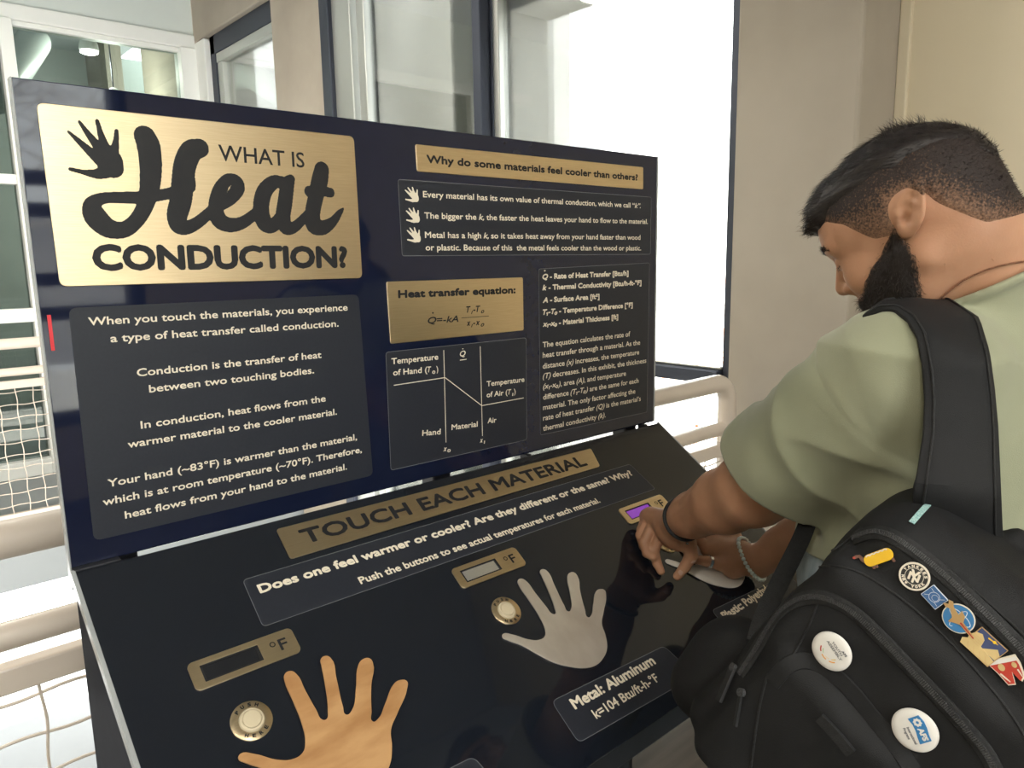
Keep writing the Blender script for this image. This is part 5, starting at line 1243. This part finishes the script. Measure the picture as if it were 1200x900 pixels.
# round badge with coloured arcs
o, s = pin('button_badge', 'white round button badge with coloured arcs and tiny lettering', 976, 762, (0.77, 0.64))
MB().lathe(dome(R1), 56).build('badge', E_WHT, o, True)
words(o, 'lettering', E_GREY, [('AFS', (0.0040, 0.0108), (0.0105, 0.0108), 0.0026, 0.0002), ('YOUTH', (-0.0075, 0.0080), (0.0075, 0.0072), 0.0028, 0.0001), ('ASSEMBLY', (-0.0105, 0.0040), (0.0112, 0.0035), 0.0028, 0.0001)], 0.0052)
for k, (r_, m) in enumerate(((0.0135, E_PINK), (0.0108, E_ORG), (0.0082, E_SAND), (0.0056, E_GRN))):
    for j in range(3):
        a0 = radians(200 + 12 * k + j * 48); mb = MB(); strokes(mb, [[(r_ * cos(a0 + radians(i * 9)), 0.0015 + r_ * sin(a0 + radians(i * 9)), 0.00065) for i in range(4)]], 0.0050 - 0.00006 * k * 0 - (0.0006 if r_ > 0.013 else 0), 2, 8); mbl(o, mb, 'arc', m if j else (E_ORG, E_RED, E_GRN, E_BLUE)[k])
# round badge with blue banner
o, s = pin('button_badge', 'white round button badge with a blue banner reading AFS', 1073, 854, (0.62, 0.79))
MB().lathe(dome(0.0205), 56).build('badge', E_WHT, o, True)
ban = [(-0.0118, 0.0008), (-0.0060, 0.0022), (0.0, 0.0018), (0.0060, 0.0002), (0.0118, -0.0008), (0.0112, 0.0105), (0.0060, 0.0112), (0.0, 0.0128), (-0.0060, 0.0134), (-0.0124, 0.0114)]
pl_(o, 'banner', [ban], 0.0040, 0.0013, E_SBLUE)
ro = [((0.0033 + 0.0008 * (k % 2)) * cos(pi * k / 8) - 0.0068, (0.0033 + 0.0008 * (k % 2)) * sin(pi * k / 8) + 0.0075) for k in range(16)]
pl_(o, 'rosette', [ro, circ(0.0014, 14, -0.0068, 0.0075)], 0.0053, 0.0003, E_WHT)
words(o, 'lettering', E_WHT, [('AFS', (-0.0020, 0.0042), (0.0098, 0.0036), 0.0056, 0.0004)], 0.0056); words(o, 'lettering', E_GREY, [('International', (-0.0050, -0.0046), (0.0110, -0.0054), 0.0026, 0.00015), ('Programs', (-0.0050, -0.0084), (0.0056, -0.0090), 0.0026, 0.00015)], 0.0051)
# dog in a bun
o, s = pin('enamel_pin', 'yellow hot dog shaped enamel pin with a dog head and paws', 1031, 653, (0.97, -0.24))
bun = rrect(-0.0150, -0.0060, 0.0150, 0.0060, 0.0059, 8)
pl_(o, 'bun', [bun], 0.0, 0.0018, E_YEL, 0.0004); mb = MB(); strokes(mb, [[(-0.011 + 0.0022 * k, 0.0042 + 0.0009 * (k % 2), 0.0006) for k in range(11)]], 0.0020, 3, 8); mbl(o, mb, 'mustard_line', E_WHT)
hd = [(-0.0135, 0.003), (-0.0165, 0.0085), (-0.0215, 0.0095), (-0.0235, 0.0070), (-0.0215, 0.0055), (-0.0185, 0.0062), (-0.0180, 0.0020), (-0.0150, -0.001)]
pl_(o, 'dog_head', [hd], 0.0, 0.0015, E_BRN, 0.0003); pl_(o, 'nose', [circ(0.0013, 14, -0.0230, 0.0074)], 0.0, 0.0019, E_RED)
for cx in (-0.0085, -0.0055, 0.0125): pl_(o, 'paw', [rrect(cx - 0.0014, -0.0090, cx + 0.0014, -0.0045, 0.0012)], 0.0, 0.0014, E_BRN, 0.0003)
# round team pin
o, s = pin('enamel_pin', 'round black enamel pin with cream rim, ring lettering and NY monogram', 1072, 675, (0.96, 0.28))
MB().lathe([(0.0132, 0), (0.0136, 0.0010), (0.0132, 0.0019), (0.0118, 0.0019), (0.0116, 0.0014)], 48).build('rim', E_CREAM, o, True); MB().lathe([(0.0119, 0.0004), (0.0119, 0.0015), (0.0001, 0.00152)], 48).build('enamel_field', E_BLK, o)
mb = MB(); a_ = [(0.0080 * cos(t), 0.0080 * sin(t), 0.00022) for t in np.linspace(0, 2 * pi, 41)]; strokes(mb, [a_], 0.0017, 1, 6); mbl(o, mb, 'inner_ring', E_CREAM)
mbl(o, arcwords([('YANKEES', 0.0086, 158, 22, 0.0026, 0.00022, 1, 0.00125), ('NEW YORK', 0.0110, -158, -22, 0.0026, 0.00022, -1, 0.00125)], 0.0017), 'lettering', E_CREAM)
mb = MB(); put_text(mb, 'N', (-0.0050, -0.0044), (0.0050, -0.0044), 0.0080, 0.0004, 0.0017); put_text(mb, 'Y', (-0.0042, -0.0062), (0.0042, -0.0062), 0.0124, 0.0004, 0.00178); mbl(o, mb, 'monogram', E_CREAM)
# small blue square
o, s = pin('enamel_pin', 'small blue square enamel pin set cornerwise with fine pale rings', 1096, 699, (0.80, 0.60))
pl_(o, 'rim', [rrect(-0.0088, -0.0078, 0.0088, 0.0078, 0.0006)], 0, 0.0016, E_SIL, 0.0002); pl_(o, 'enamel_field', [rrect(-0.0082, -0.0072, 0.0082, 0.0072, 0.0004)], 0.0012, 0.0006, E_BLUE)
mb = MB(); strokes(mb, [[(0.0046 * cos(t), 0.0046 * sin(t), 0.00022) for t in np.linspace(0, 2 * pi, 33)], [(0.0028 * cos(t) + 0.001, 0.0028 * sin(t), 0.00016) for t in np.linspace(0, 2 * pi, 25)], [(0.0042, 0.002, 0.0002), (0.0068, 0.0055, 0.0002)], [(-0.0042, -0.002, 0.0002), (-0.0070, -0.0050, 0.0002)], [(-0.0030, 0.0034, 0.0002), (-0.0072, 0.0040, 0.0002)], [(0.0030, -0.0034, 0.0002), (0.0072, -0.0040, 0.0002)]], 0.00185, 1, 6); mbl(o, mb, 'ring_lines', E_SIL)
# shuttle pin
o, s = pin('enamel_pin', 'round blue enamel pin with a gold space shuttle across it', 1124, 724, (0.83, 0.55))
pl_(o, 'rim', [circ(0.0136, 44)], 0, 0.0014, E_CREAM, 0.0002); pl_(o, 'enamel_field', [circ(0.0126, 44)], 0.0012, 0.0005, E_SBLUE)
mb = MB(); strokes(mb, [[(0.0105 * cos(t), 0.0040 * sin(t) + 0.002, 0.00035) for t in np.linspace(0, 2 * pi, 41)], [(0.0030 * cos(t), 0.0102 * sin(t), 0.0003) for t in np.linspace(0.4, 5.2, 33)]], 0.0018, 1, 6); mbl(o, mb, 'orbit_lines', E_SIL)
sh = [(-0.0165, 0.0070), (-0.0140, 0.0040), (-0.0175, 0.0010), (-0.0140, 0.0), (-0.0100, 0.0018), (-0.0040, -0.0030), (-0.0035, -0.0085), (0.0005, -0.0055), (0.0045, -0.0030), (0.0180, -0.0045), (0.0205, -0.0030), (0.0180, -0.0018), (0.0050, 0.0008), (0.0020, 0.0060), (-0.0030, 0.0080), (-0.0020, 0.0030), (-0.0090, 0.0050), (-0.0130, 0.0085)]
pl_(o, 'shuttle', [sh], 0.0017, 0.0007, E_GOLD, 0.0001); mb = MB(); strokes(mb, [[(0.004, -0.0012, 0.0008), (0.019, -0.0032, 0.0005)]], 0.0026, 3, 8); mbl(o, mb, 'flame', E_RED)
# sphinx pin
o, s = pin('enamel_pin', 'navy square enamel pin set cornerwise with gold sphinx and pyramid', 1154, 757, (0.80, 0.60))
pl_(o, 'rim', [rrect(-0.0135, -0.0120, 0.0135, 0.0120, 0.0006)], 0, 0.0014, E_GOLD, 0.0002); pl_(o, 'enamel_field', [rrect(-0.0127, -0.0112, 0.0127, 0.0112, 0.0004)], 0.0012, 0.0005, E_NAVY)
pl_(o, 'pyramid', [[(-0.0010, -0.0030), (0.0126, -0.0030), (0.0126, 0.0030), (0.0080, 0.0062)]], 0.0016, 0.0004, E_SAND)
sx = [(-0.0150, -0.0118), (0.0126, -0.0111), (0.0126, -0.0040), (0.0060, -0.0030), (-0.0020, -0.0020), (-0.0040, 0.0045), (-0.0085, 0.0075), (-0.0130, 0.0055), (-0.0150, 0.0000), (-0.0140, -0.0040), (-0.0170, -0.0070)]
pl_(o, 'sphinx', [sx], 0.0018, 0.0006, E_SAND, 0.0001); mb = MB(); strokes(mb, [[(-0.013, 0.0035 - 0.0022 * k, 0.0002), (-0.004, 0.0028 - 0.0020 * k, 0.0002)] for k in range(4)] + [[(-0.012 + 0.006 * k, -0.006, 0.0002), (-0.008 + 0.006 * k, -0.0105, 0.0002)] for k in range(4)], 0.0025, 2, 6); mbl(o, mb, 'engraved_lines', E_GOLD)
mb = MB(); strokes(mb, [[(-0.003, 0.0085, 0.0007), (0.005, 0.0095, 0.0003)]], 0.0018, 3, 8); mbl(o, mb, 'ray', E_YEL); pl_(o, 'moon', [circ(0.0014, 16, 0.0020, 0.0092)], 0.0016, 0.0004, E_YEL)
# red pennant pin
o, s = pin('enamel_pin', 'red and cream two-pointed enamel pin at the lower end of the row', 1180, 783, (0.93, -0.36))
pn = [(-0.0135, 0.0095), (0.0125, 0.0110), (0.0130, 0.0030), (0.0115, -0.0085), (0.0070, -0.0125), (0.0035, -0.0020), (0.0010, -0.0140), (-0.0050, -0.0135), (-0.0085, -0.0020), (-0.0120, 0.0060)]
pl_(o, 'rim', [pn], 0, 0.0014, E_CREAM, 0.0002); ins = [(x * 0.86, y * 0.86 - 0.0008) for x, y in pn]; pl_(o, 'enamel_field', [[(x, min(y, 0.0060)) for x, y in ins]], 0.0012, 0.0005, E_RED)
pl_(o, 'band', [rrect(-0.0120, 0.0058, 0.0118, 0.0092, 0.0004)], 0.0014, 0.0005, E_WHT); pl_(o, 'spot', [circ(0.0026, 18, -0.0030, 0.0025, 1.25)], 0.0016, 0.0004, E_SAND); pl_(o, 'spot', [circ(0.0020, 18, 0.0075, 0.0025, 1.25)], 0.0016, 0.0004, E_SAND)
mb = MB(); strokes(mb, [[(-0.0060, -0.0030, 0.0008), (-0.0020, -0.0105, 0.0005)], [(0.0085, -0.0020, 0.0007), (0.0092, -0.0080, 0.0004)]], 0.0019, 3, 8); mbl(o, mb, 'gleam', E_CREAM)
